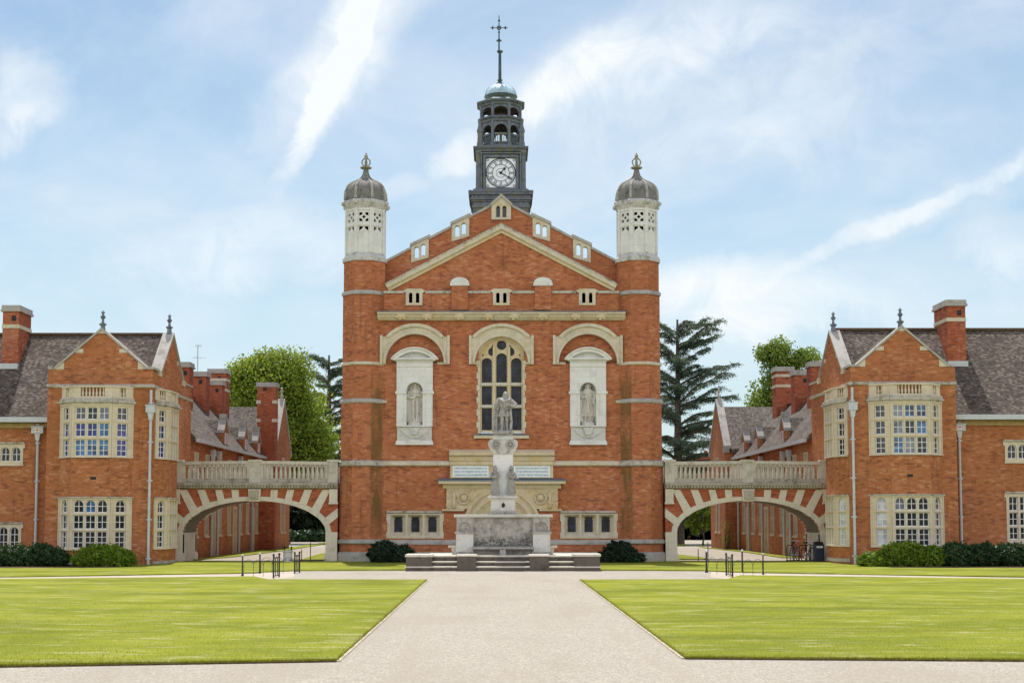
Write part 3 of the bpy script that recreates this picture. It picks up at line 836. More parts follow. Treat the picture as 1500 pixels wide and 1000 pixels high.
# (the arc list above runs left to right)
m.build('portal_spandrel', BUFF, chapel)
m = M()
for i, (r0, r1, d) in enumerate(((57,52.5,.2),(52.5,48,.1),(48,42,.16),(42,38,.06),(38.6,33,-.02),(33,29,-.06),(29,25,-.1),(25,12,-.16))):
    m.ring(arc(ac,azs,r1/30,0,180,24), arc(ac,azs,r0/30,0,180,24), -.35, d)
for a in (35,55,75,105,125,145):
    t = R(a); c = (ac+27.5/30*math.cos(t), azs+27.5/30*math.sin(t))
    m.ball((c[0], .06, c[1]), .12, 8, 6, sc=(1,.5,1))
for s in (-1,1):
    for r0, r1, d in ((57,52.5,.2),(52.5,48,.1),(48,42,.16),(42,38,.06),(38.6,33,-.02)):
        a, b = sorted((ac+s*r0/30, ac+s*r1/30)); m.box(a, b, -d, .3, 0, azs)
m.build('portal_arch', BUFF, chapel)
m = M(); m.box(ac-33/30, ac+33/30, .36, .4, 0, azs+33/30); m.build('portal_door', OAK, chapel)
m = M()
m.ext([(0,zz(716)),(.2,zz(715)),(.24,zz(710)),(.38,zz(708.5)),(.42,zz(704.5)),(0,zz(704))], px_(649), px_(821.5), SIDE, 0)
m.box(px_(643), px_(828), -.52, 0, zz(708.5), zz(704.2), 0)
m.ext([(0,zz(700.6)),(.3,zz(701.6)),(.55,zz(703.4)),(.55,zz(704.6)),(0,zz(704.1))], px_(642.5), px_(828.5), SIDE, 1)
m.ext([(0,zz(745)),(.17,zz(745.5)),(.17,zz(748)),(0,zz(748))], px_(648), px_(680.5), SIDE, 0)
m.ext([(0,zz(745)),(.17,zz(745.5)),(.17,zz(748)),(0,zz(748))], px_(789.5), px_(823), SIDE, 0)
m.build('portal_cornice', [BUFF, SLATEB], chapel)
# carved wreaths, foliage scrolls and little supporters in the spandrels
for s in (-1,1):
    m = M(); c = (ac+s*56/30, zz(729.5))
    m.torus((c[0],-.16,c[1]), .27, .06, 'y', 22, 7)
    for k in range(14):
        t = 2*PI*k/14; m.ball((c[0]+.28*math.cos(t), -.2, c[1]+.28*math.sin(t)), .055, 6, 4)
    m.ext([(c[0]-.15,c[1]+.16),(c[0]+.15,c[1]+.16),(c[0]+.15,c[1]-.06),(c[0],c[1]-.2),(c[0]-.15,c[1]-.06)], .1, .22)
    r_ = random.Random(4+s)
    for k in range(46):
        u = ac+s*(72+ r_.uniform(-6,8))/30 if k < 24 else ac+s*(r_.uniform(38,76))/30
        v = zz(r_.uniform(715,743)) if k < 24 else zz(r_.uniform(715,720))
        if abs(u-ac) < ro*1.0 and v < azs+math.sqrt(max(0,(ro*1.02)**2-(u-ac)**2)): continue
        m.torus((u,-.15,v), r_.uniform(.04,.085), .022, 'y', 10, 5)
    xf = ac+s*70/30
    m.lathe([(.09,zz(744)),(.085,zz(736)),(.07,zz(731)),(.095,zz(726)),(.05,zz(722.5)),(.055,zz(720.5)),(.0,zz(718.5))], xf, -.16, 8)
    m.tube([(xf,-.2,zz(726)),(xf-s*.18,-.24,zz(727.5)),(xf-s*.3,-.22,zz(725))], [.035,.03,.025], 6)
    m.build('spandrel_carving', BUFF, chapel, smooth='all')
# attic with the two inscription tablets
m = M()
m.ext([(0,zz(658)),(.2,zz(659)),(.5,zz(663)),(.5,zz(667)),(.36,zz(669)),(.3,zz(675)),(0,zz(675))], px_(658.5), px_(812), SIDE, 0)
m.box(px_(660), px_(810), -.26, 0, zz(700), zz(675), 0)
m.box(px_(660), px_(810), -.34, -.26, zz(681.2), zz(676.5), 0)
m.build('attic_panel', BUFF, chapel)
def text_mesh(body, size, mat, parent, loc, name='lettering', width=None, rotz=0.0, ext=.004):
    cu = bpy.data.curves.new(name, 'FONT'); cu.body = body; cu.size = size; cu.align_x = 'CENTER'; cu.align_y = 'CENTER'; cu.extrude = ext
    tmp = bpy.data.objects.new('tmp_text', cu); COL.objects.link(tmp)
    bpy.context.view_layer.update()
    dg = bpy.context.evaluated_depsgraph_get()
    me = bpy.data.meshes.new_from_object(tmp.evaluated_get(dg)); bpy.data.objects.remove(tmp)
    sx = 1.0
    if width:
        xs = [v.co.x for v in me.vertices]; sx = width/(max(xs)-min(xs))
    me.transform(Matrix.Rotation(rotz,4,'Z') @ Matrix.Rotation(PI/2,4,'X') @ Matrix.Diagonal((sx,1,1,1)))
    off = Vector(loc)-wloc(parent); me.transform(Matrix.Translation(off))
    me.materials.clear(); me.materials.append(mat)
    o = bpy.data.objects.new(name, me); COL.objects.link(o); o.parent = parent
    return o
LINES = {-1: ['CHRISTS HOSPITAL WAS FOUNDED BY THE','KING IN THE MONASTERY OF THE CITY OF','LONDON ON MAY DAY AND REMAINED THERE'],
          1: ['THE NEW SCHOOL WAS MOVED TO THIS SITE','ON THE COMPLETION OF THESE BUILDINGS','IN THE FIRST YEAR OF THE KINGS REIGN']}
for s in (-1,1):
    x0, x1 = (px_(663.5), px_(716)) if s < 0 else (px_(752.5), px_(805.5))
    m = M(); m.box(x0, x1, -.285, -.26, zz(698.8), zz(682.2))
    pl = m.build('inscription_tablet', PLAQUE, chapel)
    for i, l in enumerate(LINES[s]):
        text_mesh(l, .135, INK, pl, ((x0+x1)/2, -.288, zz(686+4.9*i)), width=(x1-x0)*.9)

# ================================================================ lead clock tower on the ridge
TY = 6.0
tz = lambda p: Z(p, TY); ts = lambda d: S(d, TY); TX = S(-.3, TY)
TF = TY-ts(34)                      # front face plane of the clock stage
fz = lambda p: Z(p, TF); fs = lambda d: S(d, TF)
def sq(m, h, z0, z1, mi=0, h2=None):
    h2 = h if h2 is None else h2
    k = math.sqrt(2)
    m.lathe([(h*k,z0),(h2*k,z1)], TX, TY, 4, PI/4, mi)
tower = m = M()
H = lambda d: fs(d)*(1.0)
sq(m, H(41.5), rz-2.6, fz(297)); 
sq(m, H(43), fz(306), fz(303)); sq(m, H(42), fz(303), fz(300.5)); 
sq(m, H(43.5), fz(297), fz(294.5)); sq(m, H(45.5), fz(294.5), fz(292)); sq(m, H(47), fz(287.5), fz(284)); sq(m, H(44), fz(292), fz(287.5)); sq(m, H(48), fz(284), fz(281.5)); sq(m, H(41), fz(281.5), fz(278))
sq(m, H(36.3), fz(278), fz(221), 0, H(34.5))
sq(m, H(37.5), fz(222), fz(219)); sq(m, H(39.5), fz(219), fz(217.2)); sq(m, H(41), fz(217.2), fz(215.6)); sq(m, H(36), fz(215.6), fz(213))
for a in (-1,1):
    for b in (-1,1):
        cx2, cy2 = TX+a*H(33.8), TY+b*H(33.8)
        m.lathe([(H(6),fz(280)),(H(6),fz(276)),(H(4.9),fz(275)),(H(4.5),fz(226)),(H(6),fz(224.5)),(H(6),fz(222))], cx2, cy2, 4, PI/4)
        m.box(cx2-.16, cx2+.16, cy2-.16, cy2+.16, fz(301), fz(297.2))
for i in range(14):                 # dentils
    x = TX+H(-42+84*i/13); m.box(x-.035, x+.035, TY-H(45.6), TY-H(43), fz(291.9), fz(289.2))
for i in range(5):
    m.box(TX-H(39.5)+i*H(19.7)-.02, TX-H(39.5)+i*H(19.7)+.02, TY-H(42.3), TY-H(41), rz-1, fz(300))
bt = m.build('clock_stage', LEADMOSS, chapel)
yd = TY-H(36.3)
m = M()                              # moulded panel round the dial
ch = fs(22.8); cc = fz(254)
m.ext([rect(TX-ch-.12,TX+ch+.12,cc-ch-.14,cc+ch+.14), rect(TX-ch,TX+ch,cc-ch,cc+ch)], -yd-.02, -yd+.13)
m.ext([rect(TX-ch-.26,TX+ch+.26,cc-ch-.3,cc+ch+.28), rect(TX-ch-.19,TX+ch+.19,cc-ch-.21,cc+ch+.21)], -yd-.02, -yd+.1)
m.build('dial_surround', LEADMOSS, chapel)
m = M(); m.box(TX-ch, TX+ch, yd-.03, yd+.05, cc-ch, cc+ch); dial = m.build('clock_face', DIAL, chapel)
m = M(); yf = yd-.032
def flat(m, pts, d=.012): m.ext(pts, -yf-.004, -yf+d)
rO = ch*.965
m.ring(arc(TX,cc,rO*.955,0,360,48), arc(TX,cc,rO*1.01,0,360,48), -yf-.004, -yf+.014)
m.ring(arc(TX,cc,rO*.855,0,360,48), arc(TX,cc,rO*.872,0,360,48), -yf-.004, -yf+.012)
m.ring(arc(TX,cc,rO*.555,0,360,48), arc(TX,cc,rO*.585,0,360,48), -yf-.004, -yf+.012)
m.ring(arc(TX,cc,rO*.3,0,360,36), arc(TX,cc,rO*.318,0,360,36), -yf-.004, -yf+.012)
for k in range(60):
    t = 2*PI*k/60; d = Vector((math.sin(t), math.cos(t))); p = Vector((d.y,-d.x))
    w = rO*(.012 if k % 5 else .02); a, b = (rO*.875, rO*.955)
    c = Vector((TX,cc)); flat(m, [tuple(c+d*a+p*w), tuple(c+d*b+p*w), tuple(c+d*b-p*w), tuple(c+d*a-p*w)], .010)
ROM = ['XII','I','II','III','IIII','V','VI','VII','VIII','IX','X','XI']
for k, g in enumerate(ROM):
    t = 2*PI*k/12; d = Vector((math.sin(t), math.cos(t))); p = Vector((d.y,-d.x)); c = Vector((TX,cc))
    wd = {'I':.055,'V':.11,'X':.11}; tot = sum(wd[x] for x in g)*rO; u = -tot/2
    def st(u0, u1, w):
        a, b = rO*.60, rO*.84
        flat(m, [tuple(c+d*a+p*(u0-w)), tuple(c+d*a+p*(u0+w)), tuple(c+d*b+p*(u1+w)), tuple(c+d*b+p*(u1-w))], .011)
    for x in g:
        q = wd[x]*rO; mid_ = u+q/2
        if x == 'I': st(mid_, mid_, rO*.011)
        elif x == 'V': st(mid_, mid_-q*.34, rO*.011); st(mid_, mid_+q*.34, rO*.007)
        else: st(mid_+q*.34, mid_-q*.34, rO*.011); st(mid_-q*.34, mid_+q*.34, rO*.007)
        u += q
for a, b in ((-1,-1),(1,-1),(1,1),(-1,1)):
    m.ring(arc(TX+a*ch*.86,cc+b*ch*.86,ch*.055,0,360,10), arc(TX+a*ch*.86,cc+b*ch*.86,ch*.085,0,360,10), -yf-.004, -yf+.01)
for s in (-1,1):
    m.box(TX+s*ch-.028, TX+s*ch+.028, yf-.013, yf+.004, cc-ch, cc+ch); m.box(TX-ch, TX+ch, yf-.012, yf+.004, cc+s*ch-.028, cc+s*ch+.028)
m.build('dial_marking', BLACK, dial)
def hand(name, ang, L, w, spade):
    t = R(ang); d = Vector((math.sin(t), math.cos(t))); p = Vector((d.y,-d.x)); c = Vector((TX,cc)); m = M()
    pts = [c-d*L*.18+p*w*.8, c+d*L*.6+p*w*.6]
    if spade: pts += [c+d*L*.68+p*w*2.6, c+d*L, c+d*L*.68-p*w*2.6]
    else: pts += [c+d*L*.7+p*w*1.2, c+d*L, c+d*L*.7-p*w*1.2]
    pts += [c+d*L*.6-p*w*.6, c-d*L*.18-p*w*.8]
    m.ext([tuple(x) for x in pts], -yf+.016, -yf+.03); m.ext(arc(TX,cc,w*2.0,0,345,15), -yf+.016, -yf+.036)
    m.build(name, BLACK, dial)
hand('hour_hand', 40, rO*.52, .032, True); hand('minute_hand', 120, rO*.92, .030, False)

# open octagonal belfry
m = M()
bz = lambda p: Z(p, TY-1.1)
O8 = PI/8
def oc(prof, mi=0, cap=True): m.lathe([(ts(r)*KC, Z(p, TY-min(1.25, ts(r)))) for r, p in prof], TX, TY, 8, O8, mi, cap=cap)
oc([(32,214),(32,211.5),(31,211)])
oc([(24.5,176.5),(30,176.5),(31,173),(33.4,171),(34,169.3),(31,168.3),(24.5,168.3),(24.5,176.5)], 0, False)
oc([(26,152),(30,152),(31.5,149),(35,146),(35.5,143.8),(25,142)])
for k in range(8):
    t = O8+k*PI/4; c = (TX+ts(28.8)*KC*math.cos(t), TY+ts(28.8)*KC*math.sin(t))
    m.lathe([(ts(3.7),bz(213)),(ts(3.7),bz(208)),(ts(2.5),bz(207)),(ts(2.5),bz(175))], c[0], c[1], 4, t+PI/4)
    m.lathe([(ts(2.4),bz(169)),(ts(2.3),bz(150))], c[0], c[1], 4, t+PI/4)
    p = (TX+ts(28.3)*KC*math.cos(t), TY+ts(28.3)*KC*math.sin(t)); q2 = (TX+ts(28.3)*KC*math.cos(t+PI/4), TY+ts(28.3)*KC*math.sin(t+PI/4))
    fr, L = frame2(p, q2)
    hw2 = L/2-ts(2.4)
    for (zt_, zs_, ri) in ((175.5,189.5,.98),(151,159.5,.55)):
        zsv = bz(zs_); 
        m.ext([[(L/2-hw2-.05,zsv),(L/2-hw2,zsv)]+list(reversed(arc(L/2,zsv,hw2,0,180,10,hw2*ri)))[1:-1]+[(L/2+hw2,zsv),(L/2+hw2+.05,zsv),(L/2+hw2+.05,bz(zt_)),(L/2-hw2-.05,bz(zt_))]], -.1, -.0, fr, 0)
m.build('belfry', LEAD, chapel)
m = M()
for k in range(8):
    t = O8+k*PI/4
    p = (TX+ts(27.6)*KC*math.cos(t), TY+ts(27.6)*KC*math.sin(t)); q2 = (TX+ts(27.6)*KC*math.cos(t+PI/4), TY+ts(27.6)*KC*math.sin(t+PI/4))
    fr, L = frame2(p, q2)
    m.fbox(.08, L-.08, bz(196.5), bz(193.5), -.09, .03, fr); m.fbox(.08, L-.08, bz(207.5), bz(206), -.07, .01, fr); m.fbox(.08, L-.08, bz(213), bz(211.3), -.07, .01, fr)
    for i in range(6):
        u = .14+(L-.28)*i/5
        m.fbox(u-.024, u+.024, bz(211.3), bz(196.5), -.06, .0, fr)
m.build('belfry_railing', LEADMOSS, chapel)
m = M()
m.lathe([(ts(10),bz(163)),(ts(8.8),bz(160)),(ts(6.6),bz(154)),(ts(4),bz(150.5)),(ts(1),bz(149.5))], TX, TY, 14, 0, 0)
for k in range(2):
    t = k*PI+.2; m.lathe([(ts(4.5),bz(181)),(ts(3.8),bz(178.5)),(ts(2.4),bz(176)),(.05,bz(174))], TX+ts(12)*math.cos(t), TY+ts(12)*math.sin(t), 12, 0, 0)
m.box(TX-ts(24), TX+ts(24), TY-.06, TY+.06, bz(176), bz(174)); m.box(TX-.05,TX+.05,TY-.05,TY+.05,bz(214),bz(150))
m.build('bell', BELLM, chapel, smooth=True)
m = M()
for p0, p1, r_ in ((176,173.5,24),(154,151,26)): m.lathe([(ts(r_)*KC, bz(p0)),(ts(r_)*KC, bz(p1))], TX, TY, 8, O8)
m.build_split('bell_floor', TIMBER, chapel)
m = M()
for a in (-1,1):
    for b in (-1,1):
        cx2, cy2 = TX+a*H(31.5), TY+b*H(31.5)
        m.lathe([(H(6),fz(213.5)),(H(6),fz(209)),(H(4.8),fz(208)),(H(4.6),fz(194)),(H(6),fz(192.5)),(H(6),fz(190.5)),(H(5),fz(189.5)),(H(1.7),fz(180)),(H(1.2),fz(176)),(H(2.2),fz(174.5)),(H(.4),fz(172))], cx2, cy2, 4, PI/4)
m.build_split('corner_pinnacle', LEADMOSS, chapel)
m = M()
m.lathe([(ts(r), tz(p)) for r, p in ((25,142.5),(24,138.5),(22,134.5),(18.5,130.5),(13,127.3),(7,125),(5,123.5))], TX, TY, 24)
for k in range(8):
    t = O8+k*PI/4; m.tube([(TX+ts(r)*math.cos(t), TY+ts(r)*math.sin(t), tz(p)+.01) for r, p in ((25,142.5),(24,138.5),(22,134.5),(18.5,130.5),(13,127.3),(7,125))], .03, 5)
m.build('belfry_dome', DOMELEAD, chapel, smooth=True)
m = M()
CR = X(731, TY, 60)
m.lathe([(ts(r), tz(p)) for r, p in ((5,124.5),(5.4,122.5),(2.6,121),(2.9,118.5),(4.4,118),(2.4,116),(2.1,78.5),(3,77.8),(4.6,76.4),(4.6,75.2),(1,74))], (TX+CR)/2, TY, 10)
m.build('spire_shaft', VERDIGRIS, chapel, smooth=True)
m = M(); yv = TY
m.tube([(CR,yv,tz(75)),(CR,yv,tz(23))], [.045,.022], 6)
m.ball((CR,yv,tz(59)), ts(2.4), 8, 6); m.ball((CR,yv,tz(47.5)), ts(1.6), 8, 6); m.ball((CR,yv,tz(30.5)), ts(1.8), 8, 6)
for a in range(4):
    t = a*PI/2; m.tube([(CR+ts(2)*math.cos(t),yv+ts(2)*math.sin(t),tz(61)),(CR+ts(3.8)*math.cos(t),yv+ts(3.8)*math.sin(t),tz(59))], [.05,.02], 5)
m.tube([(CR-ts(12),yv,tz(41)),(CR+ts(12),yv,tz(41))], .028, 6)
m.torus((CR,yv,tz(41)), ts(2.8), .03, 'y', 16, 6)
for s in (-1,1):
    m.ball((CR+s*ts(9.5),yv,tz(41)), ts(1.8), 8, 6); m.ball((CR+s*ts(12),yv,tz(41)), ts(.9), 6, 5)
    m.tube([(CR+s*ts(9.5),yv,tz(43.5)),(CR+s*ts(9.5),yv,tz(38.5))], .03, 5); m.tube([(CR-ts(2.2),yv,tz(41)+s*.0),(CR+ts(2.2),yv,tz(41))], .03, 5)
m.build('weather_cross', VERDIGRIS, chapel)
# ================================================================ school ranges either side
def casement(parent, fr, u0, u1, v0, v1, cols, rows, glass, arch=False, d=.065, name='casement', fm=None):
    m = M(); b = .032; fm = fm or FRAMEW
    uc = (u0+u1)/2; w = u1-u0
    if arch:
        vs = v1-w*.5
        outer = archloop(u0, u1, v0, vs, 8); inner = archloop(u0+b, u1-b, v0+b, vs, 8, w*.5-b)
    else: outer = rect(u0,u1,v0,v1); inner = rect(u0+b,u1-b,v0+b,v1-b)
    m.ext([outer, inner], -d-.03, -d+.02, fr, 0)
    for i in range(1, cols): 
        u = u0+w*i/cols; m.fbox(u-.013, u+.013, v0+b*.6, v1-(b*.6), -d-.018, -d+.006, fr, 0)
    for j in range(1, rows):
        v = v0+(v1-v0)*j/rows; m.fbox(u0+b*.6, u1-b*.6, v-.013, v+.013, -d-.017, -d+.004, fr, 0)
    m.ext([archloop(u0+.01,u1-.01,v0+.01,vs,8,w*.5-.01) if arch else rect(u0+.01,u1-.01,v0+.01,v1-.01)], -d-.045, -d-.022, fr, 1)
    return m.build(name, [fm, glass], parent)

def baluster(m, c, z0, z1, r=.075, n=8, mi=0):
    h = z1-z0
    m.lathe([(r*1.05,z0),(r*1.05,z0+h*.08),(r*.6,z0+h*.11),(r*.7,z0+h*.16),(r*1.0,z0+h*.30),(r*.85,z0+h*.42),(r*.5,z0+h*.66),(r*.55,z0+h*.82),(r*.85,z0+h*.86),(r*.6,z0+h*.9),(r*1.0,z0+h*.93),(r*1.0,z1)], c[0], c[1], n, 0, mi)

def bay(parent, plan, lv, panes, mids=3, zoff=0.0):
    """canted two-storey bay. plan: plan points seen from outside left to right; lv: dict of heights; panes: function(level,row,facet,col)->glass"""
    fac = [frame2(plan[i], plan[i+1]) for i in range(len(plan)-1)]
    nf = len(fac)
    m = M()
    for fr, L in fac:
        m.fbox(0, L, -.3, lv['l0'], -.25, 0, fr, 0); m.fbox(0, L, lv['l1'], lv['u0'], -.25, 0, fr, 0)
    m.build_split('bay_wall', BRICK2, parent)
    m = M()
    for fr, L in fac: m.fbox(-.02, L+.02, .0, .16, -.2, .05, fr, 0)
    m.build('bay_plinth', COPING, parent)
    for key, (a, b, rows, archtop) in {'l': (lv['l0'], lv['l1'], lv['lr'], True), 'u': (lv['u0'], lv['u1'], lv['ur'], False)}.items():
        sm = M(); todo = []
        for fi, (fr, L) in enumerate(fac):
            ncol = lv['cols'][fi]; marg = .09 if ncol > 1 else max(.1, (L-.40)/2)
            wl = (L-2*marg)/ncol
            holes = []
            for c in range(ncol):
                u0 = marg+c*wl+(.035 if ncol > 1 else 0); u1 = marg+(c+1)*wl-(.035 if ncol > 1 else 0)
                if ncol == 1: u0, u1 = L/2-.255, L/2+.255
                for ri, (v0, v1, nr) in enumerate(rows):
                    ar = archtop and ri == 0
                    holes.append(archloop(u0,u1,v0,v1-(u1-u0)*.5,8) if ar else rect(u0,u1,v0,v1))
                    todo.append((fr, u0, u1, v0, v1, nr, ar, panes(key, ri, fi, c), fi))
            sm.ext([rect(-.003, L+.003, a, b)]+holes, -.22, .03, fr, 0)
            # transom fillets and mullion rolls
            for ri in range(1, len(rows)):
                v = (rows[ri][1]+rows[ri-1][0])/2; sm.fbox(0, L, v-.035, v+.035, -.1, .055, fr, 0)
            sm.fbox(-.01, .07, a, b, -.1, .06, fr, 0); sm.fbox(L-.07, L+.01, a, b, -.1, .059, fr, 0)
            sm.fbox(-.02, L+.02, b-.07, b, -.1, .075, fr, 0); sm.fbox(-.02, L+.02, a, a+.06, -.1, .085, fr, 0)
            sm.fbox(-.06, L+.06, b, b+.055, -.2, .13 if key == 'l' else .10, fr, 1)
        st = sm.build('bay_window', [BAYSTONE, LICHEN], parent)
        for fr, u0, u1, v0, v1, nr, ar, gl, fi in todo:
            casement(st, fr, u0, u1, v0, v1, 2, nr, gl, ar)
    # end quoins where the stone meets the brick
    m = M()
    for (fr, L), k in ((fac[0],0), (fac[-1],1)):
        pass
    # cornice and balustraded parapet
    m = M()
    for fr, L in fac:
        m.fbox(-.06, L+.06, lv['u1']+.055, lv['u1']+.14, -.2, .17, fr, 0); m.fbox(-.03, L+.03, lv['u1']+.14, lv['p0'], -.2, .10, fr, 0)
    m.build('bay_cornice', LICHEN, parent)
    bm_ = M(); slots = []
    for fi, (fr, L) in enumerate(fac):
        p0, p1 = lv['p0'], lv['p1']
        bm_.fbox(-.0, L, p0, p0+.06, -.16, .03, fr, 0); bm_.fbox(-.02, L+.02, p1-.07, p1, -.17, .045, fr, 0)
        nb = lv['bal'][fi]; e = max(.14, (L-nb*.155)/2) if L > .5 else L*.24
        bm_.fbox(0, e, p0+.06, p1-.07, -.15, .0, fr, 0); bm_.fbox(L-e, L, p0+.06, p1-.07, -.15, .0, fr, 0)
        for i in range(nb):
            u = e+(L-2*e)*(i+.5)/nb; q = fr[0]+fr[1]*u-fr[3]*.075
            slots.append((q.x, q.y, p0+.06, p1-.07))
    par = bm_.build('bay_parapet', BAYSTONE, parent)
    for x, y, a, b in slots:
        k = M(); baluster(k, (x,y), a, b, .058, 8); k.build('baluster', BAYSTONE, par, smooth=True)
    m = M(); m.ext([[(p[0],p[1]) for p in plan]], lv['u1']+.1, lv['p0']+.0, PLAN); m.build('bay_roof', SLATEB, parent)

def pipe(parent, x, y, z0, z1, hz, emblem=True, out=(0,-1), big=True):
    m = M(); m.tube([(x,y,z0),(x,y,z1)], .06, 10, 0)
    zc = z0+.5
    while zc < z1-.3:
        m.lathe([(.06,zc-.05),(.082,zc-.04),(.082,zc+.04),(.06,zc+.05)], x, y, 10, 0, 0); m.box(x-.12, x+.12, y-.0, y+.1, zc-.03, zc+.03, 0); zc += 1.75
    w = .27 if big else .2
    m.ext([(x-.075,hz-.36),(x+.075,hz-.36),(x+.13,hz-.02),(x-.13,hz-.02)], -y-.09, -y+.09, mi=0)
    m.box(x-w, x+w, y-.13, y+.1, hz-.03, hz+.32, 0); m.box(x-w-.03, x+w+.03, y-.15, y+.1, hz+.27, hz+.32, 0); m.box(x-w*.25, x+w*.25, y-.05, y+.05, hz+.3, hz+.42, 0)
    p = m.build('drain_pipe', PIPE, parent)
    if emblem:
        m = M(); y0 = y-.131
        m.ext([(x-.1,hz+.22),(x+.1,hz+.22),(x+.1,hz+.06),(x,hz-.0),(x-.1,hz+.06)], -y0-.002, -y0+.006, mi=0)
        m.box(x-.016, x+.016, y0-.011, y0-.004, hz+.01, hz+.22, 1); m.box(x-.1, x+.1, y0-.0105, y0-.0045, hz+.12, hz+.152, 1)
        m.build('red_cross_shield', [FRAMEW, REDP], p)
    return p

def chimney(parent, x0, x1, y0, y1, z0, z1, bands=(), side=0):
    m = M(); m.box(x0,x1,y0,y1,z0,z1-.3,0)
    m.box(x0-.09,x1+.09,y0-.09,y1+.09,z1-.3,z1-.2,1); m.box(x0-.05,x1+.05,y0-.05,y1+.05,z1-.2,z1,1)
    for b in bands: m.box(x0-.03,x1+.03,y0-.03,y1+.03,b-.09,b+.09,2)
    xm = (x0+x1)/2; m.box(xm+.05, xm+.25, y0-.012, y0+.02, z1-.75, z1-.5, 3)
    m.box(x0-.03,x1+.03,y0-.16,y0+.3,z0-.14,z0+.12,4); m.box(x0-.001,x1+.001,y0+.001,y1,z0-1.0,z0-.0,0)
    return m.build('chimney', [BRICK3, COPING, CREAM, BLACK, PIPE], parent)

def gfinial(m, x, y, z, mi=0):
    m.lathe([(.13,z-.25),(.1,z+.0),(.17,z+.06),(.17,z+.1),(.07,z+.14),(.05,z+.3),(.1,z+.36),(.13,z+.42),(.06,z+.5),(.05,z+.56),(.09,z+.62),(.05,z+.68),(.0,z+.74)], x, y, 8, 0, mi)

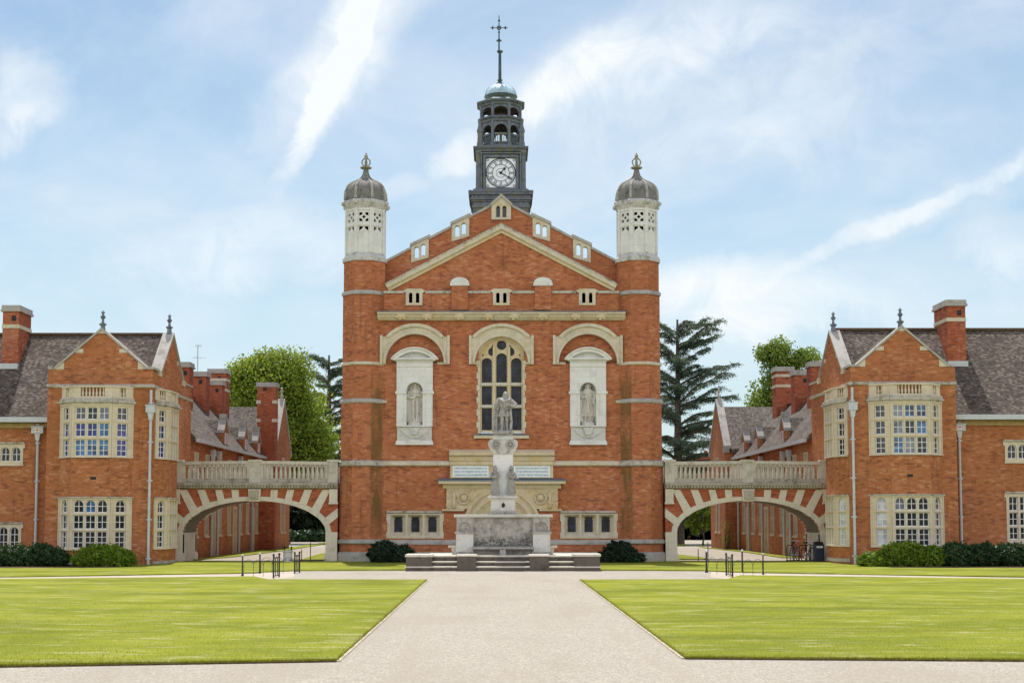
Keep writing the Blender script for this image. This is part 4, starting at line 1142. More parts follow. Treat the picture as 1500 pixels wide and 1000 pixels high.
YB = -3.3*K           # front plane of the gabled block
WI = 15.86          # inner face of the block
def wing(s, dz, ridge_up):
    side = 'left' if s < 0 else 'right'
    t = thing('school_range', {-1:'brick school range left of the hall, with bay windows and panes painted with blue sky reflections upstairs',
                               1:'brick school range right of the hall, with net curtains in its ground floor bay'}[s], 'school building', (s*18.2, YB, 0))
    b0 = M()
    zY = lambda p, Y: Z(p, Y)
    par_z = 8.86; foot = 8.86; ap = 10.66
    gx = s*18.22; xo = s*20.62; xi = s*WI
    XA, XB = sorted((xo, xi))
    # ---- front wall of the block with gable
    m = M()
    m.ext([[(XA,-.3),(XB,-.3),(XB,par_z),(gx+2.05,par_z),(gx,ap),(gx-2.05,par_z),(XA,par_z)]], -YB-.35, -YB)
    m.build('gable_wall', BRICK2, t)
    m = M()
    YG = -.88*K
    fr_in = (V3(s*WI,0,0), V3(0,1,0), V3(0,0,1), V3(-s,0,0))
    m.ext([[(YB+.35,-.3),(2.0*K,-.3),(2.0*K,par_z-.1),(YG+1.56*K,par_z-.1),(YG,10.9),(YG-1.56*K,par_z-.1),(YB+.35,par_z-.1)]], -.35, 0, fr_in)
    m.box(min(xo,xo-s*.35), max(xo,xo-s*.35), YB+.35, -1.2*K, -.3, par_z-.01)
    m.box(min(xi+s*.35,xi+s*4.4), max(xi+s*.35,xi+s*4.4), 2.0*K-.35, 2.0*K, -.3, par_z-.2)
    m.build('inner_gable_wall', BRICK2, t)
    # copings, kneelers, finials
    m = M()
    for k in (-1,1):
        e = (gx+k*2.12, foot-.02); a = (gx, ap); d = Vector((a[0]-e[0],a[1]-e[1])).normalized(); up = .085/abs(d.x)
        m.ext([[e,a,(a[0],a[1]+up),(e[0]-k*.0,e[1]+up)]], -YB-.45, -YB+.07, mi=0)
        m.ext([(gx+k*1.68,par_z+.0),(gx+k*2.08,par_z+.0),(gx+k*2.08,par_z+.03),(gx+k*1.68,par_z+.34)], -YB-.3, -YB+.03, mi=1)
        m.fbox(gx+k*1.02-.2, gx+k*1.02+.2, par_z+.75, par_z+.93, -YB-.3, -YB+.02, FRONT, 1)
        x0, x1 = sorted((gx+k*2.2, gx+k*2.4)); m.box(x0, x1, YB-.06, YB+.4, par_z, par_z+.09, 0)
        Y0 = YG+k*1.6*K
        e2 = (Y0, par_z-.1); a2 = (YG, 10.9); up2 = .12
        m.ext([[e2,a2,(a2[0],a2[1]+up2),(e2[0],e2[1]+up2)]], -.45, .09, fr_in, 0)
        m.fbox(Y0-.2, Y0+.2, par_z-.2, par_z+.08, -.4, .08, fr_in, 1)
        m.fbox(YG+k*.8*K-.16, YG+k*.8*K+.16, par_z+.7, par_z+.9, -.3, .02, fr_in, 1)
    m.fbox(YG+1.75*K, 2.0*K+.05, par_z-.1, par_z+.0, -.4, .08, fr_in, 0); m.fbox(YB-.05, YG-1.75*K, par_z-.0, par_z+.1, -.42, .07, fr_in, 0)
    m.ext([(gx-.22,ap-.16),(gx+.22,ap-.16),(gx,ap+.06)], -YB-.2, -YB+.03, mi=1)
    m.build('gable_coping', [COPING, CREAM], t)
    m = M(); gfinial(m, gx, YB+.15, ap+.2); gfinial(m, s*(WI+.15), YG, 11.2); m.build_split('gable_finial', LEAD, t, smooth=True)
    # string course under the parapet
    m = M(); zs = zY(564, YB)
    m.ext([(0,zs-.12),(.09,zs-.1),(.11,zs),(0,zs+.05)], XA-.02, XB+.02, (V3(0,YB,0), V3(0,-1,0), V3(0,0,1), V3(1,0,0)), 0)
    m.ext([(0,zs-.12),(.09,zs-.1),(.11,zs),(0,zs+.05)], YB-.08, 2.0*K, (V3(s*WI,0,0), V3(-s,0,0), V3(0,0,1), V3(0,1,0)), 0)
    m.build('parapet_string', LICHEN, t)
    # ---- roofs
    ridge = 11.0+ridge_up; YR = -.4*K; ye = -2.95*K; ze = 6.75
    Xend = s*(WI+.25); Xfar = s*42
    m = M()
    sl = [(ye,ze),(YR,ridge),(2*YR-ye,ze),(2*YR-ye,ze-.18),(YR,ridge-.22),(ye,ze-.18)]
    m.ext([sl], min(Xend,Xfar), max(Xend,Xfar), (V3(0,0,0), V3(0,1,0), V3(0,0,1), V3(1,0,0)), 0)
    m.ext([[(gx-2.2,foot-.15),(gx,ap-.1),(gx+2.2,foot-.15),(gx+2.2,foot-.3),(gx,ap-.26),(gx-2.2,foot-.3)]], .75*K, -YB-.2, FRONT, 0)
    m.tube([(Xend,YR,ridge+.03),(Xfar,YR,ridge+.03)], .09, 8, 1)
    m.build('roof', [ROOF, SOIL_SHADE], t)
    # ---- long wall of the range
    YW = -2.6*K
    x0, x1 = sorted((xo, Xfar))
    wl = S(729,0) 
    wc = [(-714 if s < 0 else 749.5)]
    winx = s*(24.55 if s < 0 else 23.9)
    ux = [s*22.6, s*27.0, s*31.4] if s < 0 else [s*23.75, s*28.1, s*32.5]
    hu = (Z(677,YW), Z(653,YW)); 
    hl = (Z(806,YW)+.0, Z(770,YW)) if s < 0 else (Z(795,YW), Z(729,YW))
    holes = []
    for cx_0 in ux:
        holes.append(rect(cx_0-.5, cx_0+.5, hu[0], hu[1])); holes.append(rect(cx_0-.5-(.0), cx_0+.5, hl[0], hl[1]))
    m = M(); m.ext([rect(x0, x1, -.3, ze-.1)]+holes, -YW-.35, -YW); m.box(x0,x1,2.0*K,2.0*K+.3,-.3,ze-.1)
    m.build('range_wall', BRICK2, t)
    for cx_0 in ux:
        for (a, b), kind in ((hu,'u'), (hl,'l')):
            tall = (b-a) > 1.5
            m = M(); fr = (V3(cx_0,YW,0), V3(1,0,0), V3(0,0,1), V3(0,-1,0)); hs = []
            rows = [(a+.05,b-.05)] if not tall else [(a+.05,a+.60),(a+.68,a+1.28),(a+1.36,b-.06)]
            cells = []
            for k in (-1,1):
                for ri, (v0, v1) in enumerate(rows):
                    u0, u1 = (k*.25-.2, k*.25+.2)
                    ar = not tall
                    hs.append(archloop(u0,u1,v0,v1-.17,6,.17) if ar else rect(u0,u1,v0,v1)); cells.append((u0,u1,v0,v1,ar))
            m.ext([rect(-.58,.58,a-.1,b+.1)]+hs, -.2, .035, fr, 0)
            m.fbox(-.64,.64,b+.1,b+.17,-.1,.12,fr,1); m.fbox(-.66,-.56,b-.1,b+.1,-.05,.06,fr,0); m.fbox(.56,.66,b-.1,b+.1,-.05,.06,fr,0); m.fbox(-.62,.62,a-.16,a-.1,-.1,.07,fr,0)
            st = m.build('stone_window', [BAYSTONE, LICHEN], t)
            for (u0,u1,v0,v1,ar) in cells: casement(st, fr, u0, u1, v0, v1, 2, 3 if (v1-v0) > .7 else 2, G_DARK, ar, .08)
    m = M(); m.box(x0, x1, ye-.1, YW-.0, ze-.26, ze-.03, 0); m.box(x0, x1, YW-.12, YW-.001, ze-.5, ze-.28, 1); m.build('gutter', [PIPE, OAK], t)
    # ---- chimney on the range
    YC = -1.45*K
    if s < 0: chimney(t, -23.75, -22.98, YC, YC+1.7, 9.3, Z(447,YC), (Z(478,YC),))
    else: chimney(t, 21.22, 22.1, YC, YC+1.9, 9.3, Z(439,YC)-dz, (Z(468,YC)-dz,))
    # ---- canted bays
    YF = YB-.75
    lv = dict(l0=zY(805.5,YF), l1=zY(729,YF), u0=zY(670,YF), u1=zY(591,YF), p0=zY(583,YF)+.02, p1=zY(564.5,YF),
        lr=[(zY(750.5,YF),zY(731.8,YF),2),(zY(774.5,YF),zY(754,YF),2),(zY(802.5,YF),zY(778,YF),3)],
        ur=[(zY(614,YF),zY(596,YF),2),(zY(639,YF),zY(619,YF),2),(zY(667.5,YF),zY(643,YF),3)], cols=[1,3,1], bal=[2,7,2])
    def panes(key, ri, fi, c):
        if s < 0:
            if key == 'l': return G_TEAL if (ri==0 and fi==1 and c==1) else G_DARK
            if ri == 0: return G_GREY if (fi==1 and c in (0,2)) else G_DARK
            if ri == 1: return G_TEAL if (fi==1 and c==2) else G_BLUE
            return G_TEAL if fi == 1 else G_BLUE
        else:
            if key == 'l': return G_PALE if (fi == 0) else (G_GREY if (fi==1 and ri==0 and c==0) else G_DARK)
            if fi == 1: return [G_GREY, G_TEAL if ri==0 else G_DARK, G_TEAL][c] if ri < 2 else [G_TEAL, G_GREY, G_DARK][c]
            return G_DARK
    bx = s*18.35 if s < 0 else 18.3
    bay(t, [(bx-1.62,YB),(bx-.88,YF),(bx+.88,YF),(bx+1.62,YB)], lv, panes)
    xin = s*(WI-.42)
    lv2 = dict(lv); 
    if s < 0: plan = [(s*WI,-2.95*K),(xin,-2.25*K),(xin,-1.15*K),(s*WI,-.6*K)]; lv2['cols'] = [1,3,1]
    else: plan = [(s*WI,-.6*K),(xin,-1.15*K),(xin,-2.25*K),(s*WI,-2.95*K)]; lv2['cols'] = [1,3,1]
    lv2['bal'] = [3,5,3]
    def panes2(key, ri, fi, c):
        f = fi if s < 0 else 2-fi
        if s < 0: return G_BLUE if (key=='u' and ri > 0 and f == 0) else G_DARK
        return G_PALE if (key == 'l' and f == 0) else G_DARK
    bay(t, plan, lv2, panes2)
    # ---- rain-water pipes
    pipe(t, s*(WI+.03), YB-.13, -.2, 7.9, zY(603.5,YB), False, big=False)
    pipe(t, -21.33 if s < 0 else 21.05, YW-.11, -.2, 5.9, Z(634,YW), True)
    m = M(); m.box(s*18.25-.13, s*18.25+.13, YF-.004, YF+.1, Z(702,YF), Z(698,YF)); m.build('air_brick', BLACK, t)
    t.location.z = dz
    return t
wing(-1, 0.0, 0.0)
wing(1, .12, .12)

# ================================================================ rear wings seen over and under the bridges
def wallwin(parent, fr, u, v0, v1, w, cols=2, rows=3, stone=CREAM, glass=G_DARK, lightcol=None):
    m = M(); m.ext([rect(u-w/2-.1,u+w/2+.1,v0-.1,v1+.1), rect(u-w/2,u+w/2,v0,v1)], -.12, .03, fr, 0)
    m.fbox(u-w/2-.14,u+w/2+.14,v0-.18,v0-.08,-.1,.09,fr,0); m.fbox(u-.04,u+.04,v0,v1,-.1,.0,fr,0)
    m.fbox(u-w/2,u+w/2,(v0+v1)/2-.035,(v0+v1)/2+.035,-.1,-.01,fr,0)
    m.fbox(u-w/2,u+w/2,v0,v1,-.14,-.11,fr,1)
    return m.build('wall_window', [stone, glass], parent)
def rear(s):
    t = thing('rear_wing', {-1:'lower brick wing with dormers and tall chimneys running back behind the left footbridge',1:'lower brick wing with dormers and chimneys running back behind the right footbridge'}[s], 'school building', (s*19,10,0))
    XW = s*15.95; ya, yb = 2.0*K, 17.0*K
    fr = (V3(XW,0,0), V3(0,1,0), V3(0,0,1), V3(-s,0,0))
    holes = []; wins = []
    for Y in [q_*K for q_ in (3.2, 5.0, 7.4, 9.2, 11.6, 13.2, 15.4)]:
        for (v0, v1) in ((1.25, 3.0), (4.15, 5.45)):
            holes.append(rect(Y-.42, Y+.42, v0-.02, v1+.02)); wins.append((Y, v0, v1))
    doors = [(6.2*K,0.05,2.7),(10.4*K,.05,2.7),(14.4*K,.05,2.7)]
    for Y, a, b in doors: holes.append(rect(Y-.5,Y+.5,a,b))
    m = M(); m.ext([rect(ya,yb,-.3,6.3)]+holes, -.35, 0, fr); m.build('wing_wall', BRICK2, t)
    for Y, a, b in wins: wallwin(t, fr, Y, a, b, .74)
    for Y, a, b in doors:
        m = M(); m.ext([rect(Y-.58,Y+.58,a-.3,b+.12), rect(Y-.42,Y+.42,a-.3,b-.05)], -.2, .05, fr, 0); m.fbox(Y-.42,Y+.42,-.3,b-.05,-.22,-.16,fr,1); m.fbox(Y-.03,Y+.03,-.3,b-.4,-.17,-.14,fr,0)
        m.build('doorway', [CREAM, OAK], t)
    # roof (eaves towards the court, ridge behind)
    xr, xe = s*18.55, s*15.6; zr, ze = 9.35, 6.2
    m = M(); m.ext([[(xe,ze),(xr,zr),(2*xr-xe,ze),(2*xr-xe,ze-.2),(xr,zr-.2),(xe,ze-.2)]], -yb-.2, -ya-.02, FRONT, 0)
    m.tube([(xr,ya,zr+.02),(xr,yb,zr+.02)], .08, 6, 1)
    m.box(min(xe,xe-s*.12), max(xe,xe-s*.12), ya+.02, yb, ze-.2, ze-.02, 2)
    m.build('wing_roof', [ROOF2, SOIL_SHADE, PIPE], t)
    # dormer gablets rising from the wall head
    for Y in [q_*K for q_ in ((7.6, 11.8, 14.9) if s < 0 else (6.4, 11.6, 14.6))]:
        m = M(); hw = .6; z0, zs_, za = 5.9, 7.0, 7.75
        f2 = (V3(s*15.72,0,0), V3(0,1,0), V3(0,0,1), V3(-s,0,0))
        m.ext([[(Y-hw,z0),(Y+hw,z0),(Y+hw,zs_),(Y,za),(Y-hw,zs_)]], -.3, .0, f2, 0)
        for k in (-1,1):
            m.ext([[(Y+k*(hw+.08),zs_-.06),(Y,za+.02),(Y,za+.18),(Y+k*(hw+.08),zs_+.1)]], -.36, .05, f2, 1)
        m.fbox(Y-.17,Y+.17,za+.02,za+.3,-.36,.04,f2,3)
        m.ext([[(Y-hw,zs_-.1),(Y,za-.05),(Y+hw,zs_-.1),(Y+hw,zs_-.9),(Y-hw,zs_-.9)]], -1.9, -.3, f2, 2)
        d = m.build('dormer', [BRICK2, COPING, ROOF2, COPING], t)
        casement(d, f2, Y-.3, Y+.3, 6.05, 6.95, 2, 2, G_DARK, False, -.02)
    # transept with its own gable to the court and a tall stack
    XT = s*15.1; y0, y1 = 17.0*K, 21.2*K; ym = (y0+y1)/2
    f3 = (V3(XT,0,0), V3(0,1,0), V3(0,0,1), V3(-s,0,0))
    m = M()
    m.ext([[(y0,-.3),(y1,-.3),(y1,6.9),(ym,10.2),(y0,6.9)], rect(ym-.95,ym-.45,1.2,3.4), rect(ym+.45,ym+.95,1.2,3.4), rect(ym-.5,ym+.5,4.5,6.2)], -.35, 0, f3, 0)
    xa, xb = sorted((XT, s*21.5)); m.box(min(XT+s*.35,xb*1.0), max(XT+s*.35,s*21.5), y0, y0+.35, -.3, 6.9, 0) if s > 0 else m.box(-21.5, XT-.35, y0, y0+.35, -.3, 6.9, 0)
    m.build('transept_wall', BRICK2, t)
    for u, a, b, w in ((ym-.7,1.2,3.4,.5),(ym+.7,1.2,3.4,.5),(ym,4.5,6.2,1.0)): wallwin(t, f3, u, a+.03, b-.03, w-.06)
    m = M(); m.ext([[(y0-.2,6.75),(ym,9.85),(y1+.2,6.75),(y1+.2,6.5),(ym,9.6),(y0-.2,6.5)]], -7.5, -.3, f3, 0); m.build('transept_roof', ROOF2, t)
    m = M()
    for k in (-1,1): m.ext([[(ym+k*2.2*K,6.75),(ym,10.2),(ym,10.42),(ym+k*2.2*K,6.97)]], -.42, .08, f3, 0); m.fbox(ym+k*2.1*K-.2,ym+k*2.1*K+.2,6.5,6.95,-.4,.09,f3,0)
    gfinial(m, XT+s*.15, ym, 10.5, 1); m.build('gable_coping', [COPING, LICHEN], t)
    for (px0, px1, top, Y, dpt, band) in (((258,277,530,7.0,1.1,()),(278,302,544,10.0,1.1,()),(304,325,557,12.6,1.0,()),(304.5,331,540,15.6,1.3,(556,571)),) if s < 0 else
                              ((1188,1213,529,7.0,1.1,()),(1164,1187,542,10.0,1.1,()),(1137,1163,537,14.2,1.3,(550,565)))):
        Y *= K; a, b = X(px0,Y,560), X(px1,Y,560); chimney(t, a, b, Y, Y+dpt, 7.6, Z(top,Y), tuple(Z(p,Y) for p in band))
    if s < 0:
        Y = 16.2*K; a, b = X(376.5,Y,600), X(404,Y,600)
        m = M(); zt = Z(560,Y); m.box(a,b,Y,Y+.9,-.3,zt-.3,0); m.box(a-.08,b+.08,Y-.08,Y+.98,zt-.3,zt,1)
        for p in (588,615): 
            m.box(a-.06,a+.25,Y-.03,Y+.5,Z(p+3,Y),Z(p-2,Y),2); m.box(b-.25,b+.06,Y-.03,Y+.5,Z(p+3,Y),Z(p-2,Y),2)
        m.box((a+b)/2-.25,(a+b)/2+.02,Y-.01,Y+.1,Z(572,Y),Z(568,Y),3)
        m.build('chimney', [BRICK3,COPING,CREAM,BLACK], t)
    # rain-water pipes and hoppers on the court wall
    for Y in [q_*K for q_ in (5.6, 6.7, 11.0, 14.0, 16.5)]:
        m = M(); m.tube([(XW-s*.12,Y,-.2),(XW-s*.12,Y,5.6)], .065, 8); m.ext([(Y-.2,5.5),(Y+.2,5.5),(Y+.2,5.85),(Y-.2,5.85)], .02, .26, fr)
        m.ext([(Y-.08,5.2),(Y+.08,5.2),(Y+.18,5.5),(Y-.18,5.5)], .05, .22, fr); m.build('drain_pipe', PIPE, t)
    return t
rear(-1); rear(1)

# television aerial on the left wing chimneys
Y = 10.5*K; ax = X(289.5, Y, 530)
a = thing('television_aerial', 'thin grey television aerial with crossed rods above the left wing chimneys', 'aerial', (ax, Y, Z(545,Y)))
m = M(); m.tube([(ax,Y,Z(545,Y)-.1),(ax,Y,Z(505,Y))], .03, 6); m.build('mast', PIPE, a)
m = M(); m.tube([(ax-.38,Y,Z(524.5,Y)),(ax+.52,Y,Z(523.5,Y))], .018, 5); m.tube([(ax-.12,Y-.4,Z(523.5,Y)),(ax+.1,Y+.4,Z(523.5,Y))], .015, 5)
m.tube([(ax-.15,Y,Z(506.5,Y)),(ax+.2,Y,Z(506,Y))], .02, 5)
for k in (-.12,0.06,.18): m.tube([(ax+k,Y,Z(504,Y)),(ax+k,Y,Z(509,Y))], .012, 4)
m.build('antenna_rods', PIPE, a)
# ================================================================ footbridges
def bridge(s):
    c = s*12.0; hw = 4.03
    t = thing('footbridge', {-1:'stone balustraded brick arch footbridge left of the hall, in front of the left lower wing',1:'stone balustraded brick arch footbridge right of the hall, with bicycles under its far end'}[s], 'bridge', (c,1,0))
    Y0, Y1 = -.12, 2.9
    q = lambda d: d/30.0
    zb = lambda p: Z(p, Y0)
    A, Bv, zs = q(104), zb(733)-zb(780), zb(780)
    ztop = zb(716)
    def intr(n=28): return [(c+A*math.cos(R(180-180*i/n)), zs+Bv*math.sin(R(180-180*i/n))) for i in range(n+1)]
    I = intr()
    # body: brick spandrels over the soffit
    m = M()
    poly = [(c-hw,-.3)]+[(c-A,-.3)]+I+[(c+A,-.3),(c+hw,-.3),(c+hw,ztop),(c-hw,ztop)]
    m.ext([poly], -Y1, -Y0); m.build('arch_body', BRICKR, t)
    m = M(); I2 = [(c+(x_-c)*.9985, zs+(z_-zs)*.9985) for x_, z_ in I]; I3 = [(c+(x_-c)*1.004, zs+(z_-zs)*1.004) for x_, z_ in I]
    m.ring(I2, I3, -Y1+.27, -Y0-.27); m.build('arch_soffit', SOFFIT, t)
    # stone ring, long voussoirs, keystone, piers on both faces
    for yy, sg in ((Y0,1),(Y1,-1)):
        m = M()
        fr = (V3(0,yy,0), V3(1,0,0), V3(0,0,1), V3(0,-sg,0))
        n = 40
        inn = [(c+A*math.cos(R(180-180*i/n)), zs+Bv*math.sin(R(180-180*i/n))) for i in range(n+1)]
        out = []
        for i in range(n+1):
            a = R(180-180*i/n); nx, nz = math.cos(a)/A, math.sin(a)/Bv; l = math.hypot(nx,nz)
            th = .20+.07*abs(math.cos(a)); out.append((inn[i][0]+nx/l*th, inn[i][1]+nz/l*th))
        m.ring(inn, out, -.28, .03, fr, 0)
        bars = [((23.6,717),(34,717),(32.2,737),(22.6,736)), ((47.6,717),(57.6,717),(52.6,743),(42.4,740)), ((72.8,717),(83.8,717),(73.2,752),(62.4,746)),
                ((99,717),(110.6,717),(90.8,764),(80.2,757)), ((121,744),(121,757.5),(103.5,772),(97.0,763)), ((121,779),(121,787),(104,787),(104,779))]
        for k in (-1,1):
            for b in bars: m.ext([[(c+k*q(u), max(zb(v), zs+Bv*math.sqrt(max(0,1-(q(u)/A)**2))) if u < 103.6 else zb(v)) for u, v in b]], -.3, .055, fr, 0)
            a0, a1 = sorted((c+k*q(104), c+k*q(120.9))); m.fbox(a0, a1, -.3, zb(787), -.3, .05, fr, 0)
            a0, a1 = sorted((c+k*q(103.9), c+k*q(113))); m.fbox(a0, a1, zb(782), zs+.02, -.28, .03, fr, 0)
            a0, a1 = sorted((c+k*q(102.5), c+k*q(121))); m.fbox(a0, a1, -.3, zb(812), -.3, .14, fr, 0); m.fbox(a0+.03, a1-.03, zb(812), zb(809.5), -.3, .1, fr, 0)
            a0, a1 = sorted((c+k*q(109), c+k*q(120.9))); m.fbox(a0, a1, zb(736), zb(716), -.1, .13, fr, 0); m.fbox(a0-.03, a1+.03, zb(738), zb(735.5), -.1, .18, fr, 0)
        m.ext([[(c-q(9.2),ztop),(c+q(9.2),ztop),(c+q(8),zb(734)),(c-q(8),zb(734))]], -.3, .15, fr, 0)
        m.ext([[(c-q(6.5),zb(718)),(c+q(6.5),zb(718)),(c+q(6),zb(731)),(c-q(6),zb(731))]], .1, .24, fr, 1)
        m.build('voussoir_ring', [VOUSS, GREY], t)
    m = M()
    for k in (-1,1):            # inner piers below the springing
        a0, a1 = sorted((c+k*q(103.6), c+k*q(120))); m.box(a0, a1, Y0+.3, Y1-.3, -.3, zs)
    m.build_split('pier', BRIDGE, t)
    # cornice with dentils
    m = M()
    prof = [(0,ztop-.0),(.14,zb(714.5)),(.16,zb(712)),(.27,zb(710.5)),(.27,zb(707.5)),(.05,zb(706.5)),(0,zb(706.5))]
    m.ext([prof], c-hw, c+hw, (V3(0,Y0,0), V3(0,-1,0), V3(0,0,1), V3(1,0,0)), 0)
    m.ext([prof], c-hw, c+hw, (V3(0,Y1,0), V3(0,1,0), V3(0,0,1), V3(1,0,0)), 0)
    m.box(c-hw, c+hw, Y0+.01, Y1-.01, ztop, zb(707), 0)
    nd = 54
    for i in range(nd):
        x = c-hw+.1+(2*hw-.2)*i/(nd-1); m.box(x-.045, x+.045, Y0-.24, Y0-.1, zb(714), zb(711), 0)
    m.build('bridge_cornice', GREY, t)
    # balustrades front and back
    for yy in (Y0-.02, Y1-.2):
        m = M(); ya, yb = yy, yy+.24
        pl0, pl1 = zb(706.6), zb(700.5); r0, r1 = zb(680.6), zb(676)
        m.box(c-hw, c+hw, ya-.02, yb+.02, pl0, pl1, 2)
        m.ext([[(c-hw,r0),(c,r0+.05),(c+hw,r0),(c+hw,r1),(c,r1+.05),(c-hw,r1)]], -yb-.05, -ya+.05, FRONT, 1)
        for x, w in ((c-hw+.24,.24),(c,.27),(c+hw-.24,.24)):
            m.box(x-w, x+w, ya-.045, yb+.045, pl0, r1-.02, 0); m.box(x-w-.05, x+w+.05, ya-.1, yb+.1, r1-.02, r1+.1, 1)
        for x0_, k in ((c-hw+.48,1),(c-.27,-1),(c+.27,1),(c+hw-.48,-1)):
            a0, a1 = sorted((x0_, x0_+k*.12)); m.box(a0, a1, ya+.0, yb-.0, pl1, r0, 0)
        bl = m.build('balustrade', [BRIDGE, BRIDGE, GREY], t)
        first = None
        for h in (-1,1):
            nb = 13
            u0, u1 = sorted((c+h*.46, c+h*(hw-.67)))
            for i in range(nb):
                x = u0+(u1-u0)*(i+.5)/nb
                if first is None:
                    k = M(); baluster(k, (x,(ya+yb)/2), pl1, r0+.03, .082, 10); first = k.build('baluster', BRIDGE, bl, smooth=True); fx = x
                else:
                    o = first.copy(); COL.objects.link(o); o.parent = bl; o.location.x = x-fx
    return t
bridge(-1); bridge(1)
# ================================================================ fountain with its stepped base
FY = -6.6*K                                     # front of the tank
f = lambda p: Z(p, FY); fx = lambda p: X(p, FY, 760)
SY = G(736, 836)[1]                           # front edge of the bottom step
sx = lambda p: X(p, SY, 830)
fo = thing('fountain', 'weathered stone fountain with tank, side piers and statue pedestal on dark steps before the hall', 'fountain', (0,SY,0))
stz = [.19, .38, .60]
def mat_tank():
    t = NT('stained_tank_stone'); P = t.pos(); p = t.sep(P)
    a = t.noise(P, 2.0, 7, .7); b = t.noise(P, 8.0, 6, .75); cst = t.noise(t.scale(P,(5,1,1.2)), 1.0, 6, .7)
    col = t.mix(t.ramp(a, .38, .66), (.42,.395,.36), (.22,.205,.19))
    col = t.mix(t.math('MULTIPLY', t.ramp(b, .5, .7), .6), col, (.12,.11,.1))
    col = t.mix(t.math('MULTIPLY', t.ramp(b, .42, .3), .5), col, (.58,.56,.52))
    k = t.math('MULTIPLY', t.ramp(t.math('ADD', p[2], t.math('MULTIPLY', t.math('SUBTRACT', cst, .5), .9)), f(779), f(795)), t.ramp(b, .34, .58))
    col = t.mix(t.math('MULTIPLY', k, .8), col, (.05,.047,.042))
    col = t.mix(t.math('MULTIPLY', t.ramp(cst,.56,.7), .4), col, (.3,.22,.2))
    return t.finish(col, .85, .2, t.noise(P, 20, 6, .7), .5, .03)
TANK = mat_tank()
xl, xr = sx(594), sx(879.5)
m = M()
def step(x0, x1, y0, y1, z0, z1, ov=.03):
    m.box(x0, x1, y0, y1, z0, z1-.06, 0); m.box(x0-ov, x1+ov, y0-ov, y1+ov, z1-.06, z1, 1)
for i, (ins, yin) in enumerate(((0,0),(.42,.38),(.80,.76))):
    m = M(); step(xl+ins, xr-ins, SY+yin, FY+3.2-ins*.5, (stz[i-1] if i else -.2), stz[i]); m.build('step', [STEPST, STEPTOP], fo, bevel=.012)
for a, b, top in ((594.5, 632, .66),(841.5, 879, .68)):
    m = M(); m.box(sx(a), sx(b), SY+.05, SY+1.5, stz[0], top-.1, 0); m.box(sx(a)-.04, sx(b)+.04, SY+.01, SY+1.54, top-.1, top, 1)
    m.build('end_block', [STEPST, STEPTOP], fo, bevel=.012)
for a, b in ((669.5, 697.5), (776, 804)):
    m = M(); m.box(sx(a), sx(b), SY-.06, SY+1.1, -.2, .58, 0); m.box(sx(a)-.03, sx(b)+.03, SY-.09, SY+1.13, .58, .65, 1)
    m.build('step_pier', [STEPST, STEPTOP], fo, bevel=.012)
z0 = stz[2]
for a, b in ((668, 693.5), (780.5, 806)):
    m = M(); x0, x1 = fx(a), fx(b); w = x1-x0
    zm = f(780.5); zt = f(757)
    m.box(x0-.05, x1+.05, FY-.05, FY+.95, z0-.02, f(808), 0)
    m.box(x0, x1, FY, FY+.9, f(808), zm, 1)
    m.box(x0-.05, x1+.05, FY-.06, FY+.95, zm-.02, zm+.06, 0)
    fr = (V3(x0,FY,0), V3(1,0,0), V3(0,0,1), V3(0,-1,0))
    m.ext([rect(.02, w-.02, zm+.06, zt), archloop(.11, w-.11, zm+.09, f(772), 10, f(764)-f(772))], -.14, -.01, fr, 0)
    m.box(x0+.05, x1-.05, FY+.12, FY+.88, zm+.06, zt, 0)
    m.build('pier', [FOUNT, PALEGREY], fo, bevel=.01)
m = M()
m.box(fx(693.5), fx(780.5), FY+.16, FY+.85, z0-.02, f(757), 0)
m.ext([(0,f(757.5)),(.08,f(757)),(.12,f(754.5)),(.12,f(753)),(-.9,f(753)),(-.9,f(757.5))], fx(665), fx(809.5), (V3(0,FY,0), V3(0,-1,0), V3(0,0,1), V3(1,0,0)), 1)
m.build('tank', [TANK, PALEGREY], fo, bevel=.01)
m = M()       # rough concave shelf of the basin
zb_ = f(803)
m.ext([(-.2,f(799.5)),(.1,f(800)),(.36,f(800.6)),(.4,f(801.2)),(.4,f(803.2)),(.3,f(804)),(.05,f(806)),(-.2,f(806))], fx(692.5), fx(781.5), (V3(0,FY,0), V3(0,-1,0), V3(0,0,1), V3(1,0,0)), 0)
m.build('basin_shelf', FOUNT, fo)
m = M(); m.box(fx(732), fx(741), FY-.36, FY+.3, z0, f(804), 0); m.box(fx(693), fx(781), FY+.1, FY+.3, z0, zb_, 0); m.build('basin_support', FOUNT, fo)
for a, b in ((657, 668), (806, 816)):
    m = M(); m.box(fx(a)-.02, fx(b)+.02, FY+.2, FY+.7, f(802), f(799), 0); m.ext([(fx(a)+.1 if a<700 else fx(a),f(802)),(fx(b) if a<700 else fx(b)-.1,f(802)),(fx(b) if a<700 else fx(b)-.16,f(813)),(fx(a)+.16 if a<700 else fx(a),f(813))], -FY-.65, -FY-.25); m.build('side_bracket', BRIDGE, fo)
